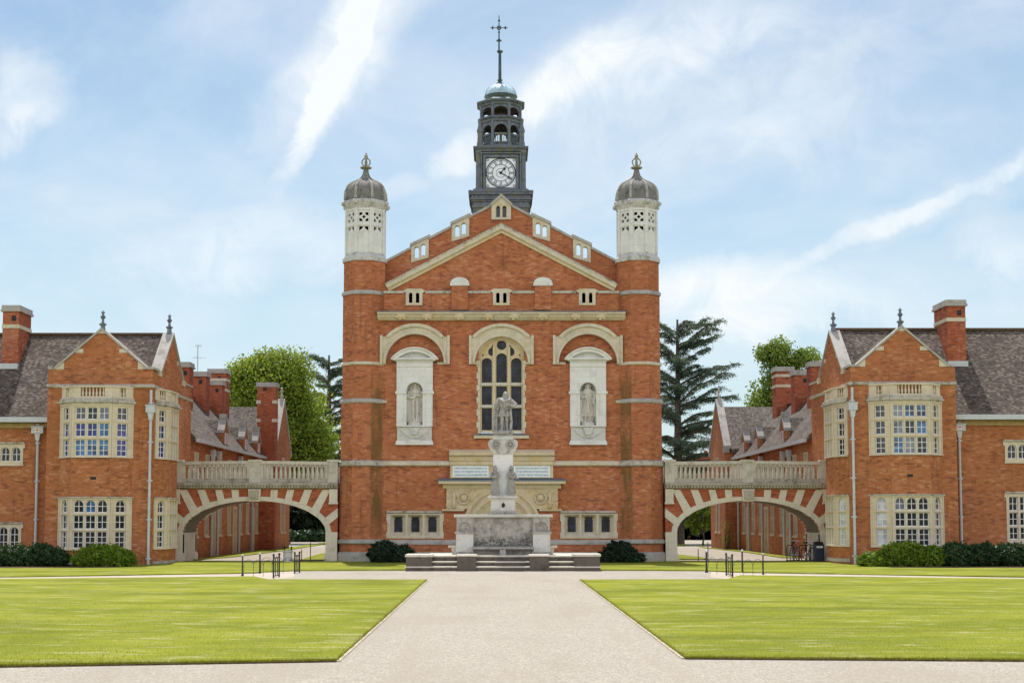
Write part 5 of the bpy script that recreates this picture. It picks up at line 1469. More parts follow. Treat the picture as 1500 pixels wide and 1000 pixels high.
# pedestal
PX = fx(737); py_ = FY+.62
m = M()
def blk(d, p0, p1, dep, mi=0): m.box(PX-S(d,FY), PX+S(d,FY), py_-dep, py_+dep, f(p0), f(p1), mi)
blk(21.5, 757, 754, .58, 1); blk(20.5, 754, 750.5, .54, 1); blk(19, 750.5, 748.5, .5, 0); blk(17.8, 748.5, 731, .47, 0); blk(19.5, 731, 729, .52, 0); blk(22.5, 729, 726.3, .6, 0); blk(20.5, 726.3, 724, .54, 0)
blk(14.5, 724, 690, .28, 2); blk(14.5, 690, 664, .3, 2); blk(13.6, 664, 658, .3, 2)
for k in range(9): m.ball((PX+S(-17+34*k/8+ (k%2),FY), py_-.5, f(751.5)), .1, 7, 5, 1)
m.build('pedestal', [PALEGREY, FOUNT, SHAFTST], fo, bevel=.008)
m = M(); fr = (V3(0,py_,0), V3(1,0,0), V3(0,0,1), V3(0,-1,0))
S_ = lambda d: S(d,FY)
m.ext([[(PX-S_(14),f(664)),(PX-S_(18),f(659)),(PX-S_(21.5),f(652)),(PX-S_(21.5),f(646)),(PX-S_(18),f(642.5)),(PX+S_(18),f(642.5)),(PX+S_(21.5),f(646)),(PX+S_(21.5),f(652)),(PX+S_(18),f(659)),(PX+S_(14),f(664))]], -.38, .36, fr, 0)
m.box(PX-S_(15), PX+S_(15), py_-.4, py_+.4, f(643), f(638), 0); m.box(PX-S_(14), PX+S_(14), py_-.36, py_+.36, f(638), f(634.5), 1); m.box(PX-S_(16), PX+S_(16), py_-.42, py_+.42, f(634.5), f(631.5), 1)
for k in (-1,1):
    c = (PX+k*S_(10.5), py_-.4, f(650.5)); m.torus(c, .14, .045, 'y', 16, 6, 1); m.ball(c, .075, 8, 6, 1, sc=(1,.6,1))
    for j in range(8): m.ball((c[0]+.15*math.cos(j*.8), c[1]-.03, c[2]+.15*math.sin(j*.8)), .045, 6, 4, 1)
    m.tube([(c[0],c[1],c[2]-.15),(c[0]-k*.06,c[1],c[2]-.3),(c[0]-k*.16,c[1],c[2]-.34)], .035, 6, 1)
m.build('scrolled_capital', [PALEGREY, FOUNT], fo, smooth=True)
m = M(); m.ball((PX+S_(.3), py_-.475, f(739.5)), .085, 10, 8, sc=(.85,.3,1.2)); m.build('water_spout', BLACK, fo)

# ================================================================ stone figures
def remesh(m, name, mat, vox=.016, parent=None, smooth_it=2):
    bmesh.ops.recalc_face_normals(m.bm, faces=m.bm.faces)
    me = bpy.data.meshes.new('tmp'); m.bm.to_mesh(me); m.bm.free()
    o = bpy.data.objects.new('tmp', me); COL.objects.link(o)
    r = o.modifiers.new('r', 'REMESH'); r.mode = 'VOXEL'; r.voxel_size = vox
    sm = o.modifiers.new('s', 'SMOOTH'); sm.factor = .5; sm.iterations = smooth_it
    bpy.context.view_layer.update()
    me2 = bpy.data.meshes.new_from_object(o.evaluated_get(bpy.context.evaluated_depsgraph_get()))
    bpy.data.objects.remove(o)
    me2.materials.clear(); me2.materials.append(mat); me2.name = name
    for p in me2.polygons: p.use_smooth = True
    q = bpy.data.objects.new(name, me2); COL.objects.link(q)
    if parent: q.parent = parent
    return q
def head(m, x, y, z, k=1.0, beard=False, crown=False, yaw=0.0, hair=True):
    def L(a, b, c): return (x+k*(a*math.cos(yaw)-b*math.sin(yaw)), y+k*(a*math.sin(yaw)+b*math.cos(yaw)), z+k*c)
    m.ball(L(0,0,0), .1*k, 14, 10, sc=(.82,1.0,1.18)); m.ball(L(0,-.035,-.05), .07*k, 10, 8, sc=(.9,1,1.0))
    m.tube([L(0,-.09,.03),L(0,-.125,-.022),L(0,-.1,-.03)], [.012*k,.02*k,.014*k], 6)
    m.tube([L(-.055,-.075,.035),L(0,-.1,.04),L(.055,-.075,.035)], .014*k, 6)
    m.tube([L(-.03,-.095,-.06),L(.03,-.095,-.06)], .011*k, 5)
    for s in (-1,1): m.ball(L(s*.083,.01,-.01), .024*k, 6, 5, sc=(.5,1,1.4)); m.ball(L(s*.033,-.082,.012), .015*k, 6, 5)
    if hair:
        m.ball(L(0,.025,.045), .1*k, 12, 8, sc=(.95,1.0,1.0))
        for s in (-1,1): m.tube([L(s*.075,.03,.06),L(s*.1,.02,-.05),L(s*.085,.03,-.13)], [.03*k,.035*k,.025*k], 6)
    if beard: m.ball(L(0,-.075,-.115), .055*k, 8, 7, sc=(.9,.8,1.4))
    if crown:
        m.lathe([(.092*k,L(0,0,.09)[2]),(.1*k,L(0,0,.12)[2]),(.108*k,L(0,0,.16)[2]),(.05*k,L(0,0,.19)[2])], x, y, 12)
        for j in range(6): m.ball((x+.1*k*math.cos(j*PI/3), y+.1*k*math.sin(j*PI/3), z+.18*k), .022*k, 6, 5)
    m.tube([L(0,.02,-.06),L(0,.03,-.2)], [.055*k,.07*k], 8)
def hand3(m, p, d, k=1.0):
    """palm with four fingers and a thumb, pointing along d"""
    p = Vector(p); d = Vector(d).normalized(); s_ = d.cross(Vector((0,1,0)))
    if s_.length < .1: s_ = Vector((1,0,0))
    s_.normalize(); n = s_.cross(d)
    m.tube([p-d*.02*k, p+d*.07*k], [.03*k,.038*k], 8)
    for i, l in enumerate((.055,.07,.066,.05)):
        b = p+d*.07*k+s_*(i-1.5)*.022*k; m.tube([b, b+d*l*.55*k+n*.008*k, b+d*l*k+n*.03*k], [.0125*k,.0115*k,.009*k], 6)
    b = p+d*.02*k+s_*.035*k; m.tube([b, b+s_*.03*k+d*.03*k, b+s_*.035*k+d*.06*k], [.015*k,.013*k,.01*k], 6)
def robe(m, x, y, prof, folds=12, amp=.06, sy=.72, seed=0, n=48, lean=0.0):
    r_ = random.Random(seed); ph = r_.random()*6
    rows = []
    z0, z1 = prof[0][1], prof[-1][1]
    for r, z in prof:
        f_ = max(0.0, 1-(z-z0)/(z1-z0)); a = amp*f_
        row = []
        for k in range(n):
            t = 2*PI*k/n
            rr = r*(1+a*math.sin(folds*t+ph+1.2*math.sin(3*t))+.4*a*math.sin((folds*1.7//1)*t+2*ph))
            row.append(m.bm.verts.new((x+rr*math.cos(t)+lean*f_, y+sy*rr*math.sin(t), z)))
        rows.append(row)
    for a_, b_ in zip(rows, rows[1:]):
        for k in range(n): m.face([a_[k], a_[(k+1)%n], b_[(k+1)%n], b_[k]])
    m.face(list(reversed(rows[0]))); m.face(rows[-1])
def base_at(o, x, y, z): 
    o.data.transform(Matrix.Translation(Vector((-x,-y,-z)))); o.location = (x,y,z)
# --- founder on the fountain: mantle, tunic, hose
bx_, by_, bz_ = PX+S_(2.2), py_-.02, f(631.5)
k = (f(571.3)-f(631.5))/1.80
m = M(); P = lambda a,b,c: (bx_+a*k, by_+b*k, bz_+c*k)
def tb(pts, r, n=8): m.tube([P(*p) for p in pts], [x*k for x in (r if hasattr(r,'__len__') else [r]*len(pts))], n)
m.box(bx_-.44*k, bx_+.32*k, by_-.3*k, by_+.3*k, bz_, bz_+.06*k)
for s, ft in ((-1,-.06),(1,.03)):
    tb([(s*.09,.0,.84),(s*.11,-.03+ft*.4,.5),(s*.12,.0+ft,.12)], [.1,.075,.05]); tb([(s*.12,.02+ft,.1),(s*.14,-.12+ft,.085),(s*.15,-.19+ft,.08)], [.05,.05,.035])
robe(m, bx_, by_, [(r*k, bz_+z*k) for r, z in ((.25,.68),(.23,.82),(.175,1.02),(.195,1.2),(.23,1.36),(.19,1.46),(.09,1.52))], 13, .2, .8, 3)
tb([(-.2,-.14,1.03),(0,-.19,.99),(.2,-.14,1.03)], .022)
tb([(-.25,.02,1.42),(-.40,.03,1.2),(-.46,-.06,.98)], [.11,.095,.065]); hand3(m, P(-.43,-.08,.95), (-.1,-.2,-1), k*1.15)
tb([(.25,.02,1.42),(.50,-.02,1.2),(.40,-.17,1.13),(.24,-.24,1.18)], [.11,.095,.07,.055]); hand3(m, P(.2,-.25,1.21), (-1,-.1,.1), k*1.1)
# mantle falling from the shoulders
m.ext([P(*p)[::2] for p in ((-.18,0,1.46),(.18,0,1.46),(.2,0,1.0),(.30,0,.5),(.27,0,.05),(-.50,0,.05),(-.46,0,.5),(-.26,0,1.0))], -by_-.29*k, -by_-.18*k)
for a, b, c2 in ((-.25,-.42,-.50),(-.2,-.32,-.38),(.2,.24,.26),(.24,.28,.29)):
    tb([(a,.04,1.43),(b,.12,.85),(c2,.08,.06)], [.045,.055,.065])
tb([(-.22,-.1,1.46),(-.05,-.2,1.33),(.12,-.19,1.38),(.24,-.08,1.45)], [.05,.055,.055,.05])
tb([(-.3,-.05,1.45),(0,.08,1.5),(.3,-.05,1.45)], [.07,.06,.07])
tb([(.25,-.1,1.0),(.3,-.12,.5),(.27,-.1,.08)], [.05,.06,.07])
tb([(-.46,-.1,.93),(-.52,-.1,.6),(-.5,-.06,.1)], [.04,.035,.03])
head(m, *P(.05,-.04,1.655), k*1.05, True, False, .15)
st_ = remesh(m, 'statue', STATUE, .015); tag(st_, 'bearded mantled stone man standing on top of the fountain pedestal', 'statue'); base_at(st_, bx_, by_, bz_)
# --- robed figures in the niches
for s in (-1,1):
    x, y = s*XN, .16; z = nic0+.14; k = (zz(557)-z)/1.9
    m = M(); P = lambda a,b,c: (x+a*k, y+b*k, z+c*k)
    def tb(pts, r, n=8): m.tube([P(*p) for p in pts], [q*k for q in (r if hasattr(r,'__len__') else [r]*len(pts))], n)
    m.lathe([(.33*k,nic0-.01),(.33*k,nic0+.1),(.28*k,z+.02)], x, y, 10)
    if s < 0:
        robe(m, x, y, [(r*k, z+q*k) for r, q in ((.27,0),(.25,.2),(.22,.6),(.20,1.0),(.235,1.25),(.27,1.38),(.2,1.5),(.08,1.57))], 10, .13, .62, 5)
        tb([(-.26,0,1.42),(-.38,-.02,1.15),(-.12,-.24,1.1)], [.095,.09,.055]); tb([(.26,0,1.42),(.38,-.02,1.2),(.1,-.25,1.22)], [.095,.09,.055])
        hand3(m, P(-.1,-.25,1.1), (1,-.1,.3), k); hand3(m, P(.08,-.26,1.22), (-1,-.1,0), k)
        for a, b in ((-.36,-.30),(-.27,-.24),(.36,.3),(.3,.25)): tb([(a*.8,.02,1.38),(a,-.02,.9),(b,-.02,.02)], [.06,.075,.06])
        tb([(-.05,-.24,1.1),(-.07,-.22,.6),(-.03,-.22,.05)], [.03,.045,.05]); tb([(.1,-.2,1.0),(.12,-.2,.5),(.08,-.2,.03)], [.035,.045,.05])
        head(m, *P(0,-.03,1.70), k*1.08, False, True)
        tb([(-.1,.04,1.78),(-.2,.05,1.55),(-.22,.06,1.4)], [.05,.06,.06]); tb([(.1,.04,1.78),(.2,.05,1.55),(.22,.06,1.4)], [.05,.06,.06])
        lb = 'pale robed stone figure in pointed veil, in the niche left of the tall window'
    else:
        robe(m, x, y, [(r*k, z+q*k) for r, q in ((.22,.28),(.24,.45),(.2,.9),(.21,1.15),(.26,1.36),(.2,1.5),(.08,1.57))], 12, .14, .65, 9)
        for q in (-1,1):
            tb([(q*.09,.0,.5),(q*.1,-.04,.3),(q*.11,0,.08)], [.09,.075,.05]); tb([(q*.11,.02,.06),(q*.13,-.16,.04)], [.05,.04])
        tb([(-.27,0,1.42),(-.4,0,1.18),(-.2,-.24,1.12)], [.095,.08,.055]); tb([(.27,0,1.42),(.38,-.02,1.15),(.26,-.22,1.0)], [.095,.08,.055])
        hand3(m, P(-.17,-.25,1.13), (1,-.1,.2), k); hand3(m, P(.24,-.24,.98), (-.2,-.3,-1), k)
        m.ext([P(*p)[::2] for p in ((-.3,0,1.46),(.3,0,1.46),(.38,0,.9),(.36,0,.3),(.2,0,.02),(-.36,0,.02),(-.42,0,.6))], -y-.2*k, -y-.02*k)
        for a, b in ((-.38,-.34),(-.3,-.27),(.38,.36),(.32,.3)): tb([(a*.75,.0,1.4),(a,-.03,.8),(b,.0,.28 if a > 0 else .04)], [.055,.07,.07])
        tb([(-.1,-.2,1.3),(.0,-.24,.9),(.02,-.2,.4)], [.03,.045,.05])
        head(m, *P(0,-.03,1.70), k*1.08, True, True)
        lb = 'bearded crowned stone figure in short tunic, in the niche right of the tall window'
    o = remesh(m, 'statue', NICHE_ST, .016); tag(o, lb, 'statue', 'statues in the hall niches'); base_at(o, x, y, nic0)
# --- two scholars on the pedestal ledge
for s in (-1,1):
    x, y, z = PX+s*S_(11.8), py_-.42, f(724); k = (f(683)-z)/1.62
    m = M(); P = lambda a,b,c: (x+s*a*k, y+b*k, z+c*k)
    def tb(pts, r, n=8): m.tube([P(*p) for p in pts], [q*k for q in (r if hasattr(r,'__len__') else [r]*len(pts))], n)
    robe(m, x, y, [(r*k, z+q*k) for r, q in ((.27,.06),(.245,.3),(.205,.75),(.155,.95),(.17,1.1),(.2,1.24),(.15,1.33),(.07,1.4))], 11, .13, .7, 6+s)
    m.box(x-.24*k, x+.24*k, y-.26*k, y+.3*k, z-.01, z+.07*k)
    tb([(-.18,-.1,.96),(0,-.15,.93),(.18,-.1,.96)], .028)
    for q in (-1,1): tb([(q*.1,-.1,.06),(q*.12,-.27,.05)], [.05,.04])
    tb([(-.19,.0,1.27),(-.23,-.05,1.02),(-.02,-.3,1.0)], [.075,.065,.045]); tb([(.19,.0,1.27),(.28,-.06,1.03),(.16,-.32,.98)], [.075,.065,.045])
    hand3(m, P(.0,-.31,1.0), (s,-.2,.05), k*1.1); hand3(m, P(.14,-.33,.98), (-s*.5,-.3,.1), k*1.1)
    m.box(x+s*.05*k-.13*k, x+s*.05*k+.13*k, y-.42*k, y-.33*k, z+.96*k, z+1.12*k) if s < 0 else tb([(.1,-.3,.98),(.42,-.42,.93)], [.04,.05])
    head(m, *P(.02,-.05,1.53), k*1.12, False, False, s*.5)
    o = remesh(m, 'statue', BOYST, .012)
    tag(o, 'small long coated stone scholar '+('holding a book on the left of the pedestal shaft' if s < 0 else 'holding a dark scroll on the right of the pedestal shaft'), 'statue', 'stone scholars on the fountain'); base_at(o, x, y, z)
# ================================================================ ground
def sheet(name, poly, z, mat, thick=0.0, label=None, side=None):
    m = M()
    m.ext([poly], z-thick, z, PLAN, 0)
    o = m.build(name, [mat], None)
    o['kind'] = 'structure'
    return o
m = M(); m.quad((-900,-120,-.12),(900,-120,-.12),(900,1600,-.12),(-900,1600,-.12)); o = m.build('ground', GRASSB, None); o['kind'] = 'structure'
sheet('gravel_path', [(-46,-90),(46,-90),(46,66),(-46,66)], 0.0, GRAVEL, .05)
g = lambda px, py: G(px, py)
def ext_line(a, b, x):           # continue the line a-b to a given X
    t = (x-a[0])/(b[0]-a[0]); return (x, a[1]+(b[1]-a[1])*t)
def wob(a, b, n, amp, seed):
    r_ = random.Random(seed); out = []
    for i in range(n):
        t = i/n; out.append((a[0]+(b[0]-a[0])*t+r_.uniform(-amp,amp), a[1]+(b[1]-a[1])*t+r_.uniform(-amp,amp)))
    return out
LZ = .045
FL = []
# front lawns
a, b = g(492,969), g(0,977); c = g(625,850)
far = ext_line(a, b, -40); bl = g(372,845.3); b2 = ext_line(bl, g(0,849), -40)
left = wob(far,a,160,.012,1)+wob(a,c,60,.012,2)+wob(c,g(392,849.6),40,.02,3)+[g(392,849.6),bl,b2]
FL.append(left)
a2, b3 = g(1004,965), g(1500,968.5); c2 = g(850,850)
far2 = ext_line(a2, b3, 40); br = g(1085,843.5); b4 = ext_line(br, g(1500,849), 40)
right = wob(a2,far2,160,.012,4)+[far2, b4, br, g(1066,849)]+wob(g(1064,849.4),c2,40,.02,5)+wob(c2,a2,60,.012,6)
FL.append(right)
LAWNS = [sheet('lawn', p, LZ, GRASS, .06) for p in FL]
# rear lawns between the narrow path and the buildings
e1 = g(372,839.7)
L2 = [ext_line(e1, g(0,845.8), -40), e1]+wob(g(385,838),g(432,836),6,.03,7)+wob(g(432,836),g(594,835.2),20,.03,8)+[g(600,835.2),(X(600,-5),-5.2),(X(600,-5),0.3),(-8.2,.3),(-8.2,-.02),(-15.6,.35),(-15.6,1.0),(-40,1.0)]
LAWNS.append(sheet('lawn', L2, LZ, GRASS, .06))
e2 = g(1085,838.7)
R2 = [g(876,835.2)]+wob(g(876,835.2),g(1040,836.2),20,.03,9)+[e2, ext_line(e2, g(1500,845.8), 40),(40,1.0),(15.6,1.0),(15.6,.0),(8.2,-.05),(8.2,.3),(X(880,-5),.3)]
LAWNS.append(sheet('lawn', R2, LZ, GRASS, .06))
# lawns in the courts beyond the bridges
for s in (-1,1):
    q = lambda px, py: G(px, py)
    if s < 0:
        P1 = [(-15.7,3.2),q(285,820.5),q(345,815.5),q(420,806),q(475,797.2),(-7.6,58),(-15.0,58),(-15.0,25),(-15.7,25)]
        P2 = [q(438,820.5),q(495,820.5),q(495,808),q(470,811)]
    else:
        P1 = [(15.7,5),q(1145,817),q(1090,808.5),q(1030,802),q(1020,799.5),(15.0,25),(15.7,25)]
        P2 = [q(985,819.5),q(1030,819.5),q(1035,817.5),q(985,811)]
        P3 = [q(985,800),q(1010,798.8),(14.8,44),(14.8,62),(5,62)]
        LAWNS.append(sheet('lawn', P3, .04, GRASS, .06))
    LAWNS.append(sheet('lawn', P1, .04, GRASS, .06)); LAWNS.append(sheet('lawn', P2, .04, GRASS, .06))
# pale edging strips along the middle walk
m = M()
for (p, q2), s in (((a,c),-1),((a2,c2),1)):
    d = Vector((q2[0]-p[0], q2[1]-p[1])).normalized(); n = Vector((-d.y,d.x))*(1 if s > 0 else -1)
    p = Vector(p); q2 = Vector(q2); inner = n if (n.x*(-s)) > 0 else -n
    w0, w1 = .012, .06
    pts = [p+inner*w0, q2+inner*w0, q2+inner*w1, p+inner*w1]
    m.ext([[tuple(x) for x in pts]], 0, .02, PLAN)
o = m.build('path_edging', EDGING); o['kind'] = 'structure'
# narrow pale path between the lawns
m = M()
Lp = [b2, bl, g(392,849.6), g(430,845), g(432,836.4), g(385,838.6), (e1[0],e1[1]-.03), ext_line(e1, g(0,845.8), -40)]
m.ext([Lp], -.02, .004, PLAN)
Rp = [b4, br, g(1066,848), g(1040,845), g(1042,837), (e2[0],e2[1]-.03), ext_line(e2, g(1500,845.8), 40)]
m.ext([Rp], -.02, .004, PLAN)
o = m.build('narrow_path', PALEPATH); o['kind'] = 'structure'
# soil edge of the front lawns
m = M()
for p, q2 in ((a, far),(a2, far2)):
    p, q2 = Vector(p), Vector(q2); m.ext([[tuple(p+Vector((0,-.035))), tuple(q2+Vector((0,-.05))), tuple(q2+Vector((0,.02))), tuple(p+Vector((0,.02)))]], -.02, .018, PLAN)
o = m.build('soil_edge', SOIL_SHADE); o['kind'] = 'structure'
for s in (-1,1):
    r_ = random.Random(20+s); xs_ = [16.4+i*.5 for i in range(44)]
    edge = [(s*x_, -9.05+r_.uniform(-.09,.09)) for x_ in xs_]
    m = M(); m.ext([edge+[(s*38,-3.7),(s*16.4,-4.9)]], -.02, LZ+.012, PLAN); o = m.build('shade_strip', SOIL_SHADE); o['kind'] = 'structure'  # dark strip put in for the shadow at the shrub feet
# grass blades on the nearer lawns
from mathutils import geometry as mg
def inpoly(px, py, poly):
    x = np.array([p[0] for p in poly]); y = np.array([p[1] for p in poly]); r = np.zeros(len(px), bool); j = len(poly)-1
    for i in range(len(poly)):
        c_ = ((y[i] > py) != (y[j] > py)) & (px < (x[j]-x[i])*(py-y[i])/((y[j]-y[i]) if abs(y[j]-y[i]) > 1e-12 else 1e-12)+x[i])
        r ^= c_; j = i
    return r
def blades(x, y, z, h0, h1, w, lean=.5):
    n = len(x); an = rng.uniform(0,2*PI,n); h = rng.uniform(h0,h1,n); l = rng.uniform(0,lean,n)*h; ld = rng.uniform(0,2*PI,n)
    P = np.zeros((n,3,3)); ca, sa = np.cos(an)*w/2, np.sin(an)*w/2
    P[:,0] = np.stack([x-ca,y-sa,np.full(n,z)],1); P[:,1] = np.stack([x+ca,y+sa,np.full(n,z)],1)
    P[:,2] = np.stack([x+np.cos(ld)*l,y+np.sin(ld)*l,z+h],1); return P
allP = []
for poly in (left, right):
    N = 80000
    d = 19.6+ 15*rng.random(N)**2.2; y = CAMY+d
    x = rng.uniform(-13.5,13.5,N)
    ok = inpoly(x, y, poly) & (np.abs(x) < d*.42+.5) & (np.abs(x) > 1.5)
    allP.append(blades(x[ok], y[ok], LZ-.004, .015, .036, .008, 1.3))
    # ragged fringe on the lawn edge
    for p, q2, n in ((a,far,9000),(a2,far2,9000),(a,c,2500),(a2,c2,2500)):
        t = rng.random(n)**(1.0); t = t if n < 5000 else t*.42
        allP.append(blades(p[0]+(q2[0]-p[0])*t+rng.normal(0,.02,n), p[1]+(q2[1]-p[1])*t+rng.normal(.0,.02,n), LZ-.02, .02, .06, .009, 1.2)) if poly is left else None
o = card_mesh('grass', np.concatenate([p for p in allP if p is not None]), BLADE); tag(o, 'short bright green mown grass on the front lawns', 'grass', None, 'stuff')

# ================================================================ little iron railings by the paths
def post(px, by, ty, r, label):
    x, y = G(px, by); h = Z(ty, y)
    t = thing('railing_post', label, 'post', (x,y,0), 'iron posts beside the narrow paths')
    m = M(); r *= .62; m.lathe([(r*1.7,.0),(r*1.7,.05),(r,.08),(r,h-.06),(r*1.3,h-.05),(r*1.3,h-.03)], x, y, 10); m.build('shaft', DARKIRON, t, smooth=True)
    m = M(); m.ball((x,y,h), r*1.6, 10, 8); m.build('knob', PIPE, t, smooth=True)  # pale knob paints a small highlight on the post top
    return t
post(355,843.2,813,.042,'slim black iron post nearest the left hand narrow path edge, outermost of the left pair')
post(380.5,839.4,810.5,.046,'thicker black iron post behind the narrow path between the hoop railing and left gate panel')
post(1035,838,807,.06,'stout black iron post beside the wide path, closest to the hall on the right')
post(1087.5,838.5,806,.05,'black iron post standing on the lawn edge just behind the right gate panel')
post(1118,841.2,811,.04,'slim black iron post furthest from the hall on the right')
def panel(p0, p1, top, label):
    (x0,y0), (x1,y1) = G(*p0), G(*p1); h = Z(top, (y0+y1)/2)
    t = thing('iron_railing', label, 'railing', ((x0+x1)/2,(y0+y1)/2,0), 'short iron railing panels')
    m = M()
    for x, y in ((x0,y0),(x1,y1)): m.tube([(x,y,0),(x,y,h+.06)], .03, 8); m.ball((x,y,h+.08), .045, 8, 6)
    m.build_split('upright', DARKIRON, t)
    m = M()
    for i in (1,2):
        tt = i/3; x, y = x0+(x1-x0)*tt, y0+(y1-y0)*tt; m.tube([(x,y,.06),(x,y,h-.1)], .016, 6)
    m.tube([(x0,y0,.07),(x1,y1,.07)], .016, 6)
    for i in range(3):
        pts = []
        for k in range(7):
            u = (i+k/6)/3; pts.append((x0+(x1-x0)*u, y0+(y1-y0)*u, h-.1+.1*math.sin(PI*k/6)))
        m.tube(pts, .015, 6)
    m.build('hooped_bar', DARKIRON, t)
panel((400.5,846.5),(408.8,844.5),815,'four bar iron railing panel at the lawn corner, nearer one left of the fountain')
panel((431.5,839.2),(438.6,838.2),812,'four bar iron railing panel on the path edge, further one left of the fountain')
panel((1064,842.5),(1072.8,845.5),815,'four bar iron railing panel at the right lawn corner')
def hoops(p0, p1, n, h, label):
    (x0,y0), (x1,y1) = G(*p0), G(*p1)
    t = thing('hoop_fence', label, 'fence', ((x0+x1)/2,(y0+y1)/2,0), 'thin wire hoop fences')
    m = M(); D = Vector((x1-x0,y1-y0,0)); L = D.length; D.normalize(); O = Vector((x0,y0,0))
    for i in range(n):
        u0 = L*i/n; u1 = L*(i+1.0)/n; r = (u1-u0)/2; pts = [O+D*u0]
        for k in range(9): 
            a_ = PI-PI*k/8; pts.append(O+D*((u0+u1)/2+r*math.cos(a_))+Vector((0,0,h-r*.8+r*.8*math.sin(a_))))
        pts.append(O+D*u1); m.tube(pts, .008, 5)
    m.build('wire_hoop', DARKIRON, t)
hoops((357,843),(400,844.6),3,.60,'thin wire hoop fence from the slim post to the nearer left panel')
hoops((382,839.4),(431,838.8),3,.60,'thin wire hoop fence between the thicker post and further left panel')
hoops((1037,838.4),(1064,842),2,.62,'thin wire hoop fence between the stout post and right panel')
hoops((1074,844.5),(1117,841.5),3,.6,'thin wire hoop fence running from the right panel to the slim outer post')
# low estate rail along the rear lawn
for (p0, p1, lb) in (((418,823.2),(478,823.0),'low dark rail on two thin stakes across the left bridge opening'),((997,822.2),(1066,823.0),'low dark rail on thin stakes across the right bridge opening')):
    (x0,y0), (x1,y1) = G(*p0), G(*p1)
    t = thing('low_rail', lb, 'railing', ((x0+x1)/2,(y0+y1)/2,0))
    m = M(); m.tube([(x0,y0,.12),(x1,y1,.12)], .022, 6); m.build('rail', DARKIRON, t)
    m = M()
    for u in (.4,.62): m.tube([(x0+(x1-x0)*u,y0,0),(x0+(x1-x0)*u,y0,.62 if u < .5 else .95)], .02, 6)
    m.build('stake', DARKIRON, t)
# grey litter drum with two iron knobs on the left path
x, y = G(421.5,823)
t = thing('litter_bin', 'pale grey stone litter bin on the path under the left bridge', 'bin', (x,y,0))
m = M(); m.lathe([(.24,0),(.25,.05),(.22,.1),(.22,.48),(.26,.5),(.26,.56),(.2,.57),(.19,.45)], x, y, 14); m.build('drum', PALEGREY, t, smooth=True)
m = M()
for k in (-1,1): m.tube([(x+k*.17,y,.52),(x+k*.17,y,.68)], .03, 6); m.ball((x+k*.17,y,.72), .05, 8, 6)
m.build('knob_handle', DARKIRON, t)
# navy bin under the right bridge
x, y = 15.2, -1.0
t = thing('litter_bin', 'tall navy sloping top bin with a pale label against the right bridge pier', 'bin', (x,y,0))
m = M(); m.ext([[(y-.2,0),(y+.24,0),(y+.24,.98),(y+.05,.98),(y-.2,.82)]], x-.22, x+.22, (V3(0,0,0), V3(0,1,0), V3(0,0,1), V3(1,0,0)), 0); m.box(x-.25,x+.25,y-.23,y+.26,0,.07,0); m.build('bin_body', BINM, t, bevel=.015)
m = M(); m.box(x-.15,x+.15,y-.212,y-.19,.7,.79,0); m.build('pale_sticker', LABELM, t)
m = M(); m.ext([[(y-.1,.9),(y+.05,.985),(y+.05,1.0),(y-.12,.905)]], x-.18, x+.18, (V3(0,0,0), V3(0,1,0), V3(0,0,1), V3(1,0,0)), 0); m.build('flap', BLACK, t)
# bicycles leaning in a rack
def bicycle(x, y, ang, label, mat):
    t = thing('bicycle', label, 'bicycle', (x,y,0), 'bicycles parked by the right bridge')
    ca, sa = math.cos(ang), math.sin(ang)
    L = lambda a, b, c: (x+a*ca-b*sa, y+a*sa+b*ca, c)
    r = .33
    for cx3 in (-.5,.5):
        w = M(); n = 26
        for R0, rr, mm in ((r,.02,0),(r-.03,.01,1)):
            rows = []
            for i in range(n):
                th = 2*PI*i/n
                rows.append([w.bm.verts.new(L(cx3+(R0+rr*math.cos(q*PI/3))*math.cos(th), rr*math.sin(q*PI/3), r+.02+(R0+rr*math.cos(q*PI/3))*math.sin(th))) for q in range(6)])
            w.mi = mm
            for i in range(n):
                for q in range(6): w.face([rows[i][q],rows[(i+1)%n][q],rows[(i+1)%n][(q+1)%6],rows[i][(q+1)%6]])
        for i in range(14):
            th = 2*PI*i/14; w.tube([L(cx3,0,r+.02), L(cx3+(r-.02)*math.cos(th),0,r+.02+(r-.02)*math.sin(th))], .003, 3, 1)
        w.tube([L(cx3,-.04,r+.02),L(cx3,.04,r+.02)], .025, 8, 1)
        w.build('wheel', [BLACK, PIPE], t)
    m = M()
    BBk, ST_, HD, RA, FA = L(-.08,0,.3), L(-.22,0,.82), L(.33,0,.84), L(-.5,0,r+.02), L(.5,0,r+.02)
    for p, q in ((BBk,ST_),(BBk,L(.36,0,.66)),(L(-.2,0,.76),HD),(BBk,RA),(L(-.19,0,.72),RA),(HD,L(.36,0,.66)),(L(.36,0,.66),FA)): m.tube([p,q], .018, 7)
    m.build('cycle_frame', mat, t)
    m = M(); m.tube([HD, L(.31,0,.98)], .014, 6); m.tube([L(.36,-.25,.97),L(.3,-.1,1.0),L(.3,.1,1.0),L(.36,.25,.97)], .014, 6); m.build('handlebar', PIPE, t)
    m = M(); m.tube([ST_, L(-.24,0,.9)], .014, 6); m.ball(L(-.24,0,.93), .13, 10, 6, sc=(1,.55,.3)); m.build('saddle', BLACK, t)
    m = M(); m.tube([L(-.08,-.07,.3),L(-.08,.07,.3)], .05, 10); m.tube([L(-.08,.08,.3),L(-.02,.08,.16),L(-.02,.16,.16)], .012, 5); m.tube([L(-.08,-.08,.3),L(-.14,-.08,.44),L(-.14,-.16,.44)], .012, 5); m.build('crank', PIPE, t)
    return t
bicycle(14.95, .3, R(55), 'dark bicycle leaning beside the navy bin under the right bridge', BLACK)
bicycle(14.45, .9, R(62), 'purple framed bicycle standing further left in the rack under the right bridge', mat_plain('purple_enamel', (.08,.03,.14), .35))
x, y = 14.6, .3
